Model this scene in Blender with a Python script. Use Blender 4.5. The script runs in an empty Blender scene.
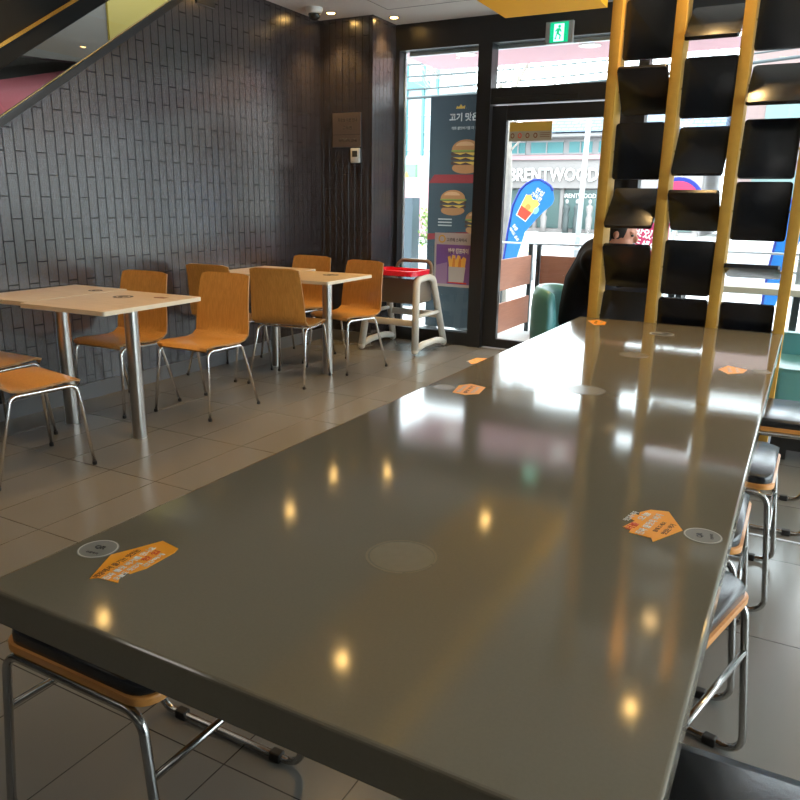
import bpy, bmesh, math, random
from mathutils import Vector, Matrix
random.seed(4)
S = bpy.context.scene
COL = S.collection
PI = math.pi
V = Vector

# ------------------------------------------------------------------ render / view
S.view_settings.view_transform = 'Standard'
S.view_settings.look = 'None'
S.view_settings.gamma = 1.0
S.view_settings.use_curve_mapping = False
S.view_settings.exposure = 0.9

# ------------------------------------------------------------------ materials
def srgb(r, g, b):
    f = lambda c: (c/255/12.92) if c/255 <= 0.04045 else ((c/255+0.055)/1.055)**2.4
    return (f(r), f(g), f(b), 1)

def mat(name, col, rough=0.5, metal=0.0, emit=None, estr=0.0, spec=None, coat=0.0, noise=0.0, nscale=20, bump=0.0, bscale=60):
    m = bpy.data.materials.new(name); m.use_nodes = True
    nt = m.node_tree; b = nt.nodes['Principled BSDF']
    c = tuple(col) if len(col) == 4 else tuple(col)+(1,)
    b.inputs['Base Color'].default_value = c
    b.inputs['Roughness'].default_value = rough
    b.inputs['Metallic'].default_value = metal
    if spec is not None: b.inputs['Specular IOR Level'].default_value = spec
    if coat: b.inputs['Coat Weight'].default_value = coat
    if emit: 
        b.inputs['Emission Color'].default_value = tuple(emit)+((1,) if len(emit) == 3 else ())
        b.inputs['Emission Strength'].default_value = estr
    tc = nt.nodes.new('ShaderNodeTexCoord')
    if noise:
        n = nt.nodes.new('ShaderNodeTexNoise'); n.inputs['Scale'].default_value = nscale; n.inputs['Detail'].default_value = 5
        nt.links.new(tc.outputs['Object'], n.inputs['Vector'])
        mx = nt.nodes.new('ShaderNodeMix'); mx.data_type = 'RGBA'
        mx.inputs['A'].default_value = tuple(x*(1-noise) for x in c[:3])+(1,)
        mx.inputs['B'].default_value = tuple(min(1, x*(1+noise)) for x in c[:3])+(1,)
        nt.links.new(n.outputs['Fac'], mx.inputs['Factor']); nt.links.new(mx.outputs['Result'], b.inputs['Base Color'])
    if bump:
        n = nt.nodes.new('ShaderNodeTexNoise'); n.inputs['Scale'].default_value = bscale; n.inputs['Detail'].default_value = 3
        nt.links.new(tc.outputs['Object'], n.inputs['Vector'])
        bp = nt.nodes.new('ShaderNodeBump'); bp.inputs['Strength'].default_value = bump; bp.inputs['Distance'].default_value = 0.002
        nt.links.new(n.outputs['Fac'], bp.inputs['Height']); nt.links.new(bp.outputs['Normal'], b.inputs['Normal'])
    return m

def brick_mat(name, axes, bw, rh, off, u0, v0, c1, c2, cm, rough, msize, bdist, rvar=0.0, wob=0.0, noise_amt=0.0, spec=0.5):
    m = bpy.data.materials.new(name); m.use_nodes = True
    nt = m.node_tree; b = nt.nodes['Principled BSDF']
    g = nt.nodes.new('ShaderNodeNewGeometry'); s = nt.nodes.new('ShaderNodeSeparateXYZ'); nt.links.new(g.outputs['Position'], s.inputs[0])
    c = nt.nodes.new('ShaderNodeCombineXYZ')
    for k, (ax, o) in enumerate(zip(axes, (u0, v0))):
        a = nt.nodes.new('ShaderNodeMath'); a.operation = 'ADD'; a.inputs[1].default_value = o
        nt.links.new(s.outputs[ax], a.inputs[0]); nt.links.new(a.outputs[0], c.inputs[k])
    br = nt.nodes.new('ShaderNodeTexBrick'); nt.links.new(c.outputs[0], br.inputs['Vector'])
    br.offset = off; br.offset_frequency = 2; br.squash = 1
    br.inputs['Scale'].default_value = 1; br.inputs['Brick Width'].default_value = bw; br.inputs['Row Height'].default_value = rh
    br.inputs['Mortar Size'].default_value = msize; br.inputs['Mortar Smooth'].default_value = 0.3; br.inputs['Bias'].default_value = 0
    br.inputs['Color1'].default_value = c1; br.inputs['Color2'].default_value = c2; br.inputs['Mortar'].default_value = cm
    n = nt.nodes.new('ShaderNodeTexNoise'); n.inputs['Scale'].default_value = 6; n.inputs['Detail'].default_value = 6
    nt.links.new(g.outputs['Position'], n.inputs['Vector'])
    if noise_amt:
        mr = nt.nodes.new('ShaderNodeMapRange'); mr.inputs['From Min'].default_value = .3; mr.inputs['From Max'].default_value = .7
        mr.inputs['To Min'].default_value = 1-noise_amt; mr.inputs['To Max'].default_value = 1+noise_amt
        nt.links.new(n.outputs['Fac'], mr.inputs['Value'])
        vm = nt.nodes.new('ShaderNodeVectorMath'); vm.operation = 'SCALE'
        nt.links.new(br.outputs['Color'], vm.inputs[0]); nt.links.new(mr.outputs[0], vm.inputs['Scale'])
        nt.links.new(vm.outputs[0], b.inputs['Base Color'])
    else: nt.links.new(br.outputs['Color'], b.inputs['Base Color'])
    mr2 = nt.nodes.new('ShaderNodeMapRange'); mr2.inputs['To Min'].default_value = rough-rvar; mr2.inputs['To Max'].default_value = rough+rvar
    nt.links.new(n.outputs['Fac'], mr2.inputs['Value']); nt.links.new(mr2.outputs[0], b.inputs['Roughness'])
    sp = nt.nodes.new('ShaderNodeMapRange'); sp.inputs['To Min'].default_value = spec; sp.inputs['To Max'].default_value = .4
    nt.links.new(br.outputs['Fac'], sp.inputs['Value']); nt.links.new(sp.outputs[0], b.inputs['Specular IOR Level'])
    inv = nt.nodes.new('ShaderNodeMath'); inv.operation = 'SUBTRACT'; inv.inputs[0].default_value = 1; nt.links.new(br.outputs['Fac'], inv.inputs[1])
    bp = nt.nodes.new('ShaderNodeBump'); bp.inputs['Strength'].default_value = 1; bp.inputs['Distance'].default_value = bdist
    nt.links.new(inv.outputs[0], bp.inputs['Height'])
    if wob:
        n2 = nt.nodes.new('ShaderNodeTexNoise'); n2.inputs['Scale'].default_value = 9; n2.inputs['Detail'].default_value = 2
        nt.links.new(c.outputs[0], n2.inputs['Vector'])
        bp2 = nt.nodes.new('ShaderNodeBump'); bp2.inputs['Strength'].default_value = 1; bp2.inputs['Distance'].default_value = wob
        nt.links.new(n2.outputs['Fac'], bp2.inputs['Height']); nt.links.new(bp2.outputs['Normal'], bp.inputs['Normal'])
    nt.links.new(bp.outputs['Normal'], b.inputs['Normal'])
    return m

def wood_mat(name, a, b_, rough, scale=(60, 6, 4), coat=0.0):
    m = bpy.data.materials.new(name); m.use_nodes = True
    nt = m.node_tree; b = nt.nodes['Principled BSDF']
    tc = nt.nodes.new('ShaderNodeTexCoord'); mp = nt.nodes.new('ShaderNodeMapping'); mp.inputs['Scale'].default_value = scale
    nt.links.new(tc.outputs['Object'], mp.inputs[0])
    n = nt.nodes.new('ShaderNodeTexNoise'); n.inputs['Scale'].default_value = 1.5; n.inputs['Detail'].default_value = 8; n.inputs['Distortion'].default_value = .4
    nt.links.new(mp.outputs[0], n.inputs['Vector'])
    r = nt.nodes.new('ShaderNodeValToRGB'); r.color_ramp.elements[0].position = .3; r.color_ramp.elements[1].position = .7
    r.color_ramp.elements[0].color = a; r.color_ramp.elements[1].color = b_
    nt.links.new(n.outputs['Fac'], r.inputs[0]); nt.links.new(r.outputs[0], b.inputs['Base Color'])
    b.inputs['Roughness'].default_value = rough; b.inputs['Coat Weight'].default_value = coat
    return m

def glass_mat(name, tint=(1, 1, 1, 1), refl=1.0, rough=0.0):
    m = bpy.data.materials.new(name); m.use_nodes = True
    nt = m.node_tree; nt.nodes.clear()
    o = nt.nodes.new('ShaderNodeOutputMaterial'); mx = nt.nodes.new('ShaderNodeMixShader')
    t = nt.nodes.new('ShaderNodeBsdfTransparent'); t.inputs[0].default_value = tint
    g = nt.nodes.new('ShaderNodeBsdfGlossy'); g.inputs['Roughness'].default_value = rough
    f = nt.nodes.new('ShaderNodeFresnel'); f.inputs['IOR'].default_value = 1.45
    gg = nt.nodes.new('ShaderNodeNewGeometry'); iv = nt.nodes.new('ShaderNodeMath'); iv.operation = 'SUBTRACT'; iv.inputs[0].default_value = refl
    nt.links.new(gg.outputs['Backfacing'], iv.inputs[1])          # no internal reflection on the way out of the pane
    k = nt.nodes.new('ShaderNodeMath'); k.operation = 'MULTIPLY'; nt.links.new(iv.outputs[0], k.inputs[1])
    nt.links.new(f.outputs[0], k.inputs[0]); nt.links.new(k.outputs[0], mx.inputs[0])
    nt.links.new(t.outputs[0], mx.inputs[1]); nt.links.new(g.outputs[0], mx.inputs[2]); nt.links.new(mx.outputs[0], o.inputs[0])
    return m

TILE1, TILE2, MORT = (.026, .021, .024, 1), (.038, .032, .035, 1), (.001, .001, .001, 1)
M = {}
M['tile_left'] = brick_mat('dark_wall_tile_left', (2, 1), .25, .0675, .5, .0965, .0, TILE1, TILE2, MORT, .25, .0040, .0022, .0, .0008, .0, 1.15)
M['tile_back'] = brick_mat('dark_wall_tile_back', (2, 0), .25, .0675, .5, .0965, .02, TILE1, TILE2, MORT, .25, .0040, .0022, .0, .0008, .0, 1.15)
M['floor'] = brick_mat('grey_floor_tile', (0, 1), .30, .612, 0, .14+.3*40, .13+.612*20, (.150, .145, .133, 1), (.162, .156, .144, 1), (.030, .028, .025, 1), .23, .0020, .0010, .0, .0, .0)
M['ceiling'] = mat('ceiling_plaster', (.56, .53, .50), .9)
M['groove'] = mat('ceiling_groove', (.16, .15, .14), .9)
M['yellow'] = mat('yellow_soffit_paint', (.80, .38, .012), .7, spec=.1)
M['black'] = mat('black_metal_frame', (.012, .012, .013), .35)
M['blackflat'] = mat('black_matte', (.006, .006, .006), .5, spec=.12)
M['alu'] = mat('light_aluminium', (.6, .62, .64), .35, .6)
M['skirt'] = mat('grey_skirting', (.13, .13, .13), .4)
M['glass'] = glass_mat('window_glass', (.93, .97, .96, 1))
M['slab'] = mat('dark_stone_tabletop', (.166, .142, .098), .085, spec=.55, noise=.06, nscale=220)
M['darkmetal'] = mat('dark_pedestal_metal', (.03, .03, .03), .4, .6)
M['chrome'] = mat('chrome_tube', (.80, .79, .77), .20, 1.0)
M['stoolsteel'] = mat('stool_steel_tube', (.42, .41, .39), .22, 1.0)
M['steel'] = mat('brushed_steel_column', (.50, .48, .45), .28, 1.0)
M['ply'] = wood_mat('oak_plywood', (.46, .215, .045, 1), (.60, .30, .075, 1), .35, (70, 70, 3), .25)
M['plyedge'] = mat('plywood_edge', (.34, .17, .05), .5, noise=.2, nscale=60)
M['stoolply'] = wood_mat('stool_plywood', (.50, .20, .04, 1), (.62, .27, .06, 1), .4, (6, 60, 60), .3)
M['vinyl'] = mat('black_vinyl_cushion', (.010, .011, .013), .24, spec=.6, bump=.12, bscale=90)
M['rubber'] = mat('black_rubber', (.01, .01, .01), .6)
M['top'] = wood_mat('light_maple_laminate', (.56, .41, .23, 1), (.68, .52, .32, 1), .3, (4, 40, 4), .2)
M['topedge'] = mat('pale_tabletop_edge', (.62, .55, .42), .4)
M['gold'] = mat('amber_wood_slat', (.56, .31, .055), .6, spec=.2, noise=.12, nscale=30)
M['panel'] = mat('black_louvre_panel', (.007, .009, .014), .27, spec=.5)
M['hcplastic'] = mat('beige_plastic', (.62, .59, .52), .38)
M['hcseat'] = mat('brown_plastic_seat', (.20, .15, .11), .45)
M['red'] = mat('red_plastic_tray', (.72, .012, .03), .25)
M['teal'] = mat('teal_leather', (.11, .33, .34), .33, bump=.3, bscale=70)
M['cream'] = mat('cream_laminate', (.46, .44, .34), .45)
M['orange'] = mat('orange_sticker_film', (.95, .36, .02), .35)
M['white'] = mat('white_print', (.75, .72, .68), .5)
M['offwhite'] = mat('worn_white_print', (.55, .50, .42), .5)
M['redprint'] = mat('red_print', (.70, .05, .02), .5)
M['brownprint'] = mat('brown_print', (.20, .06, .01), .5)
M['discgrey'] = mat('grey_sticker_film', (.20, .19, .165), .4)
M['worn'] = mat('worn_glue_ring', (.200, .168, .108), .24, noise=.08, nscale=60)
M['discink'] = mat('black_ink', (.015, .015, .015), .5)
M['exitgreen'] = mat('exit_green', (.0, .30, .12), .4, emit=(.0, .55, .25), estr=.55)
M['exitwhite'] = mat('exit_lit_white', (.6, .9, .85), .4, emit=(.45, 1, .85), estr=.9)
M['greyplastic'] = mat('grey_plastic', (.28, .27, .26), .5)
M['whiteplastic'] = mat('white_plastic', (.70, .69, .66), .35)
M['darkdome'] = mat('smoked_dome', (.02, .02, .02), .08)
M['plaque'] = mat('bronze_plaque', (.13, .10, .09), .45, .3)
M['plaqueink'] = mat('plaque_dark_print', (.012, .010, .009), .5)
M['lcd'] = mat('lcd_dark', (.05, .055, .05), .2)
M['lamp'] = mat('warm_lamp_glow', (1, .8, .5), .5, emit=(1, .60, .18), estr=40)
M['lamprim'] = mat('lamp_rim', (.35, .3, .24), .4, .5)
M['whitelamp'] = mat('white_lamp_glow', (1, 1, 1), .5, emit=(1, .97, .92), estr=1.5)
M['brass'] = mat('brass_strip', (.80, .50, .12), .22, 1.0)
M['pinkwall'] = mat('pink_stair_wall', (.55, .12, .14), .6)
M['goldwall'] = mat('ochre_stair_wall', (.17, .125, .012), .6)
M['stairdark'] = mat('dark_stair_soffit', (.05, .043, .035), .6)
M['soffit'] = mat('pink_canopy_soffit', (.50, .24, .28), .5)
M['pave'] = mat('pale_paving', (.50, .49, .47), .8, noise=.06, nscale=4)
M['asphalt'] = mat('street_asphalt', (.22, .22, .225), .85, noise=.06, nscale=3)
M['yellowline'] = mat('yellow_road_paint', (.8, .6, .05), .6)
M['fence'] = wood_mat('reddish_board', (.30, .115, .065, 1), (.36, .145, .085, 1), .6, (3, 3, 60))
M['post'] = mat('charcoal_post', (.035, .045, .048), .45, .3)
M['rail'] = mat('grey_rail', (.40, .41, .42), .4, .5)
M['flagblue'] = mat('bright_blue_fabric', (.010, .17, .52), .6)
M['flagnavy'] = mat('navy_fabric_edge', (.012, .03, .26), .6)
M['magenta'] = mat('magenta_banner', (.45, .03, .10), .6)
M['fries'] = mat('fries_yellow', (.85, .50, .10), .6)
M['mint'] = mat('mint_print', (.25, .75, .62), .6)
M['bldg'] = mat('pale_facade', (.30, .285, .285), .8)
M['bldgfascia'] = mat('beige_fascia', (.19, .17, .165), .7)
M['bldgpink'] = mat('pinkish_cornice', (.34, .18, .19), .7)
M['bldgglass'] = mat('shop_glass', (.085, .13, .125), .15)
M['bldgdark'] = mat('dark_display', (.04, .05, .05), .6)
M['blueroof'] = brick_mat('blue_roof_tile', (0, 2), .35, .16, .5, 0, 0, (.10, .15, .23, 1), (.13, .19, .27, 1), (.05, .06, .10, 1), .6, .02, .01)
M['brickwall'] = mat('dull_brick_wall', (.17, .115, .11), .8, noise=.12, nscale=3)
M['redroof'] = mat('brown_roof', (.28, .17, .15), .7)
M['letter'] = mat('white_letters', (.7, .7, .68), .4)
M['tealmetal'] = mat('teal_cladding', (.07, .22, .23), .5)
M['tower'] = mat('white_tower_cladding', (.30, .34, .36), .5)
M['signgreen'] = mat('green_shop_sign', (.12, .50, .14), .5)
M['signyellow'] = mat('yellow_print', (.85, .65, .05), .5)
M['bark'] = mat('pale_bark', (.26, .23, .20), .9, noise=.35, nscale=12)
M['leaf'] = mat('hedge_leaf', (.16, .28, .06), .7)
M['banner'] = mat('slate_banner_film', (.040, .066, .085), .45)
M['bun'] = mat('bun_print', (.42, .19, .07), .6)
M['bunlight'] = mat('bun_highlight_print', (.60, .34, .17), .6)
M['patty'] = mat('patty_print', (.07, .035, .025), .6)
M['cheese'] = mat('cheese_print', (.62, .40, .06), .6)
M['lettuce'] = mat('lettuce_print', (.22, .28, .05), .6)
M['bannerred'] = mat('red_band_print', (.28, .02, .025), .6)
M['bannertext'] = mat('banner_letters', (.50, .52, .52), .6)
M['posterwhite'] = mat('poster_paper', (.50, .50, .52), .6)
M['posterpurple'] = mat('poster_purple', (.22, .11, .38), .6)
M['posterlilac'] = mat('poster_lilac', (.38, .26, .50), .6)
M['posterink'] = mat('poster_ink', (.05, .045, .06), .6)
M['friesdeep'] = mat('fries_orange', (.70, .26, .05), .6)
M['skin'] = mat('skin', (.50, .22, .14), .5)
M['hair'] = mat('black_hair', (.012, .010, .009), .5)
M['jacket'] = mat('black_padded_fabric', (.006, .006, .009), .85, spec=.15)
M['trouser'] = mat('dark_grey_fabric', (.03, .03, .035), .85)
M['shoe'] = mat('black_shoe', (.015, .015, .015), .5)
M['door_sign'] = mat('gold_notice_film', (.55, .33, .05), .5)
M['door_sign2'] = mat('beige_notice_film', (.36, .31, .22), .5)

# ------------------------------------------------------------------ mesh helpers
def link(name, bm, m, parent=None, smooth=False, mats=None, autos=None):
    me = bpy.data.meshes.new(name)
    bmesh.ops.recalc_face_normals(bm, faces=bm.faces)
    bm.to_mesh(me); bm.free()
    for x in (mats or [m]): me.materials.append(x)
    if smooth or autos:
        for p in me.polygons: p.use_smooth = True
        if autos: me.set_sharp_from_angle(angle=math.radians(autos))
    o = bpy.data.objects.new(name, me); COL.objects.link(o)
    if parent: o.parent = parent
    return o

def tag(o, label, cat, group=None, kind=None):
    o['label'] = label; o['category'] = cat
    if group: o['group'] = group
    if kind: o['kind'] = kind
    return o

def thing(name, label, cat, loc=(0, 0, 0), rz=0, group=None):
    o = bpy.data.objects.new(name, None); COL.objects.link(o)
    o.empty_display_size = .1
    o.location = loc; o.rotation_euler = (0, 0, rz)
    return tag(o, label, cat, group)

def struct(o):
    o['kind'] = 'structure'; return o

def kids(o): return [c for c in bpy.data.objects if c.parent == o]
def dup(src, loc, rz, label, parent=None):
    c = src.copy(); COL.objects.link(c)
    c.location = loc; c.rotation_euler = (0, 0, rz)
    if label: c['label'] = label
    for k in kids(src):
        a = k.copy(); COL.objects.link(a); a.parent = c
        for g in kids(k):
            b = g.copy(); COL.objects.link(b); b.parent = a
    return c

def box(bm, x0, x1, y0, y1, z0, z1, bev=0, seg=2, mi=0, mx=None):
    r = bmesh.ops.create_cube(bm, size=1)
    vs = r['verts']
    for v in vs:
        v.co = V(((x0+x1)/2+v.co.x*(x1-x0), (y0+y1)/2+v.co.y*(y1-y0), (z0+z1)/2+v.co.z*(z1-z0)))
    fs = set(f for v in vs for f in v.link_faces)
    if bev:
        es = set(e for v in vs for e in v.link_edges)
        rr = bmesh.ops.bevel(bm, geom=list(es), offset=bev, segments=seg, affect='EDGES', profile=.5)
        fs = set(rr['faces']) | set(f for f in fs if f.is_valid)
        vs = list(set(v for f in fs for v in f.verts))
    for f in fs:
        if f.is_valid: f.material_index = mi
    if mx: bmesh.ops.transform(bm, matrix=mx, verts=vs)
    return vs

def prism(bm, pts, z0, z1, mi=0, mx=None, bev=0):
    """polygon pts (x,y) extruded z0..z1"""
    lo = [bm.verts.new((p[0], p[1], z0)) for p in pts]; hi = [bm.verts.new((p[0], p[1], z1)) for p in pts]
    n = len(pts); fs = [bm.faces.new(lo[::-1]), bm.faces.new(hi)]
    for i in range(n): fs.append(bm.faces.new((lo[i], lo[(i+1) % n], hi[(i+1) % n], hi[i])))
    for f in fs: f.material_index = mi
    vs = lo+hi
    if bev:
        es = [e for e in fs[1].edges]
        rr = bmesh.ops.bevel(bm, geom=es, offset=bev, segments=3, affect='EDGES', profile=.5)
        vs = list(set(v for f in list(fs)+rr['faces'] if f.is_valid for v in f.verts))
        for f in rr['faces']: f.material_index = mi
    if mx: bmesh.ops.transform(bm, matrix=mx, verts=vs)
    return vs

def rrect(x0, x1, y0, y1, r, n=5):
    out = []
    for cx, cy, a in ((x1-r, y1-r, 0), (x0+r, y1-r, 90), (x0+r, y0+r, 180), (x1-r, y0+r, 270)):
        for k in range(n+1):
            t = math.radians(a+90*k/n); out.append((cx+r*math.cos(t), cy+r*math.sin(t)))
    return out

def ell(cx, cy, rx, ry, n=24, a0=0, a1=360):
    return [(cx+rx*math.cos(math.radians(a0+(a1-a0)*k/n)), cy+ry*math.sin(math.radians(a0+(a1-a0)*k/n))) for k in range(n if a1-a0 >= 360 else n+1)]

def fillet(pts, r, n=6, closed=False):
    P = [V(p) for p in pts]; out = []
    N = len(P)
    for i, p in enumerate(P):
        if not closed and i in (0, N-1): out.append(p); continue
        a, b = P[i-1], P[(i+1) % N]
        da, db = (a-p), (b-p); la, lb = da.length, db.length; da.normalize(); db.normalize()
        ang = da.angle(db)
        if ang > PI-.02: out.append(p); continue
        t = min(r/math.tan(ang/2), la*.49, lb*.49); rr = t*math.tan(ang/2)
        c = p+(da+db).normalized()*(rr/math.sin(ang/2))
        s, e = p+da*t-c, p+db*t-c
        su, eu = s.normalized(), e.normalized()
        for k in range(n+1):
            out.append(c+su.slerp(eu, k/n)*rr)
    return out

def tube(bm, pts, r, n=10, closed=False, r2=None, mi=0):
    P = [V(p) for p in pts]; N = len(P)
    rings = []
    up = None
    for i, p in enumerate(P):
        if closed: t = (P[(i+1) % N]-P[i-1]).normalized()
        else: t = (P[min(i+1, N-1)]-P[max(i-1, 0)]).normalized()
        if up is None:
            up = t.orthogonal().normalized()
        up = (up-t*up.dot(t)).normalized()
        w = t.cross(up)
        rad = r if r2 is None else r+(r2-r)*i/(N-1)
        rings.append([bm.verts.new(p+(up*math.cos(2*PI*k/n)+w*math.sin(2*PI*k/n))*rad) for k in range(n)])
    L = N if closed else N-1
    if closed:  # align seam
        pass
    for i in range(L):
        A, B = rings[i], rings[(i+1) % N]
        sh = 0
        if closed and i == N-1:
            sh = min(range(n), key=lambda s: (A[0].co-B[s].co).length)
        for k in range(n):
            f = bm.faces.new((A[k], A[(k+1) % n], B[(k+1+sh) % n], B[(k+sh) % n])); f.material_index = mi
    if not closed:
        bm.faces.new(rings[0][::-1]).material_index = mi; bm.faces.new(rings[-1]).material_index = mi

def lathe(bm, prof, n=24, c=(0, 0, 0), mi=0):
    rings = []
    for r, z in prof:
        rings.append([bm.verts.new((c[0]+max(r, 1e-4)*math.cos(2*PI*k/n), c[1]+max(r, 1e-4)*math.sin(2*PI*k/n), c[2]+z)) for k in range(n)])
    for A, B in zip(rings, rings[1:]):
        for k in range(n): bm.faces.new((A[k], A[(k+1) % n], B[(k+1) % n], B[k])).material_index = mi
    bm.faces.new(rings[0][::-1]).material_index = mi; bm.faces.new(rings[-1]).material_index = mi

def NB(): return bmesh.new()
def obox(name, x0, x1, y0, y1, z0, z1, m, parent=None, bev=0):
    bm = NB(); box(bm, x0, x1, y0, y1, z0, z1, bev); return link(name, bm, m, parent, autos=40 if bev else None)

def frame(o, x, y):
    """matrix with local X -> x, local Y -> y, origin o"""
    x = V(x).normalized(); y = V(y).normalized(); z = x.cross(y)
    m = Matrix((x, y, z)).transposed().to_4x4(); m.translation = V(o); return m

def text(name, body, width, mx, m, parent=None, depth=.0008, bold=0.0, height=None, align='CENTER', space=1.0, shear=0):
    c = bpy.data.curves.new(name, 'FONT'); c.body = body; c.align_x = align; c.align_y = 'CENTER'
    c.resolution_u = 2; c.offset = bold; c.space_character = space; c.shear = shear
    o = bpy.data.objects.new(name, c)
    COL.objects.link(o); bpy.context.view_layer.update()
    dg = bpy.context.evaluated_depsgraph_get()
    me = bpy.data.meshes.new_from_object(o.evaluated_get(dg)); bpy.data.objects.remove(o); bpy.data.curves.remove(c)
    xs = [v.co.x for v in me.vertices]; ys = [v.co.y for v in me.vertices]
    w = max(xs)-min(xs); h = max(ys)-min(ys)
    sx = width/w; sy = (height/h) if height else sx
    cx = (max(xs)+min(xs))/2 if align == 'CENTER' else min(xs); cy = (max(ys)+min(ys))/2
    bm = NB(); bm.from_mesh(me); bpy.data.meshes.remove(me)
    for v in bm.verts: v.co = V(((v.co.x-cx)*sx, (v.co.y-cy)*sy, 0))
    bmesh.ops.remove_doubles(bm, verts=bm.verts, dist=1e-6)
    r = bmesh.ops.extrude_face_region(bm, geom=list(bm.faces))
    for v in [g for g in r['geom'] if isinstance(g, bmesh.types.BMVert)]: v.co.z += depth
    bmesh.ops.transform(bm, matrix=mx, verts=bm.verts)
    return link(name, bm, m, parent)

def art(name, layers, mx, parent, step=.0006, z0=0.0):
    """flat print: list of (pts, material key); each layer a thin film over the last"""
    keys = []
    bm = NB()
    for i, (pts, k) in enumerate(layers):
        if k not in keys: keys.append(k)
        prism(bm, pts, z0, z0+step*(i+1), keys.index(k))
    bmesh.ops.transform(bm, matrix=mx, verts=bm.verts)
    return link(name, bm, None, parent, mats=[M[k] for k in keys])

# ------------------------------------------------------------------ SETTING
XL, XR, YB, YW, YR, ZC = -4.035, 3.9, 5.89, 6.30, -3.2, 2.81
struct(obox('floor', XL-.1, XR+.1, YR-.1, YW+.02, -.12, 0, M['floor']))
bm = NB(); box(bm, XL-.1, XR+.1, YR-.1, YW+.1, ZC, ZC+.12)
struct(link('ceiling', bm, M['ceiling']))
# shadow-gap groove outline in the ceiling (access panel)
bm = NB()
gx0, gx1, gy0, gy1 = -3.30, -2.35, 4.1, 5.80
for a in ((gx0, gx1, gy1-.006, gy1), (gx0, gx0+.006, gy0, gy1), (gx0, gx1, gy0, gy0+.006), (gx1-.006, gx1, gy0, gy1)):
    box(bm, a[0], a[1], a[2], a[3], ZC-.0015, ZC+.001)
struct(link('trim_1', bm, M['groove']))
# left tiled wall, cut along the stair line
bm = NB()
pts = [(YR-.1, 0), (YB+.02, 0), (YB+.02, ZC), (4.52, ZC), (2.762, 1.66), (0.8, .375), (YR-.1, .375)]
prism(bm, pts, 0, .14, mx=frame((XL, 0, 0), (0, 1, 0), (0, 0, 1)) @ Matrix.Translation((0, 0, -.14)))
struct(link('wall_left', bm, M['tile_left']))
# back return wall and its pillar side
bm = NB(); box(bm, XL-.14, -3.492, YB, YW+.05, 0, ZC)
bm.faces.ensure_lookup_table()
for f in bm.faces:
    if abs(f.normal.x) > .9: f.material_index = 1
struct(link('wall_back', bm, None, mats=[M['tile_back'], M['tile_left']]))
# skirting along left wall and back wall
struct(obox('baseboard_left', XL, XL+.012, YR, YB, 0, .10, M['skirt']))
struct(obox('baseboard_back', XL+.012, -3.492, YB-.012, YB, 0, .10, M['skirt']))
# stairwell behind the wall
struct(obox('wall_stairwell', -5.2, -5.1, YR-.1, YB, 0, 4.2, M['stairdark']))
struct(obox('wall_stairwell_end', -5.1, XL-.14, YB-.1, YB, 0, 4.2, M['stairdark']))
struct(obox('wall_stairwell_rear', -5.1, XL-.14, YR-.1, YR, 0, 4.2, M['stairdark']))
struct(obox('ceiling_stairwell', -5.2, XL-.1, YR-.1, YB, 4.2, 4.3, M['stairdark']))
struct(obox('floor_stairwell', -5.2, XL-.14, YR-.1, YB, -.12, 0, M['floor']))
# panels on the stairwell's far wall
p = thing('pink_wall_panel', 'pink painted panel seen through the stair glass, lower one', 'wall panel', (-5.1, 3.2, 1.2))
bm = NB(); prism(bm, [(-.9, -1.2), (1.05, -1.2), (1.05, 1.05), (.87, 1.00), (.33, .86), (-.9, .5)], 0, .02, mx=frame((0, 0, 0), (0, 1, 0), (0, 0, 1)))
link('board', bm, M['pinkwall'], p)
p = thing('ochre_wall_panel', 'ochre yellow panel behind the stair glass near the ceiling', 'wall panel', (-5.1, 4.5, 2.2))
bm = NB(); box(bm, 0, .02, 0, .95, 0, .95); link('board', bm, M['goldwall'], p)
p = thing('stair_stringer', 'dark sloping stair stringer behind the stair glass above the pink panel', 'stair stringer')
bm = NB()
prism(bm, [(1.5, 2.08), (4.46, 2.28), (4.46, 2.42), (1.5, 2.2)], 0, .10, mx=frame((-5.078, 0, 0), (0, 1, 0), (0, 0, 1)))
link('slab', bm, M['stairdark'], p)
# diagonal edge trim with brass line
d = V((0, 4.52-2.762, ZC-1.66)).normalized(); nrm = V((0, -d.z, d.y))
def strip(name, u0, u1, n0, n1, x0, x1, m, parent=None, bev=0):
    bm = NB(); box(bm, u0, u1, n0, n1, x0, x1, bev)
    bmesh.ops.transform(bm, matrix=frame((XL, 2.762, 1.66), d, nrm), verts=bm.verts)
    return link(name, bm, m, parent)
LEN = 2.1
t = thing('stair_balustrade', 'black stair balustrade with glass panels and brass lines above the tiled wall', 'balustrade', (0, 0, 0))
strip('lower_channel', -2.4, LEN, -.008, .035, -.01, .018, M['black'], t)
strip('brass_line', -2.4, LEN, .035, .038, .0, .015, M['brass'], t)
strip('handrail_fascia', -2.4, LEN, .235, .80, .0, .05, M['blackflat'], t)
strip('brass_line', -2.4, LEN, .320, .338, .050, .062, M['brass'], t)
for a, b in ((-2.4, .035), (.047, 1.9)):
    strip('glass_panel', a, b, .035, .235, .045, .053, M['glass'], t)
struct(obox('trim_2', XL-.05, XL+.01, 4.36, 4.54, 2.62, ZC, M['black']))
# upper wall infill above the fascia
bm = NB()
prism(bm, [(YR-.1, 1.3), (1.6, 1.75), (4.2, 3.3), (4.2, 3.4), (YR-.1, 3.4)], 0, .02, mx=frame((XL-.09, 0, 0), (0, 1, 0), (0, 0, 1)))
struct(link('wall_stair_upper', bm, M['blackflat']))
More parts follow.
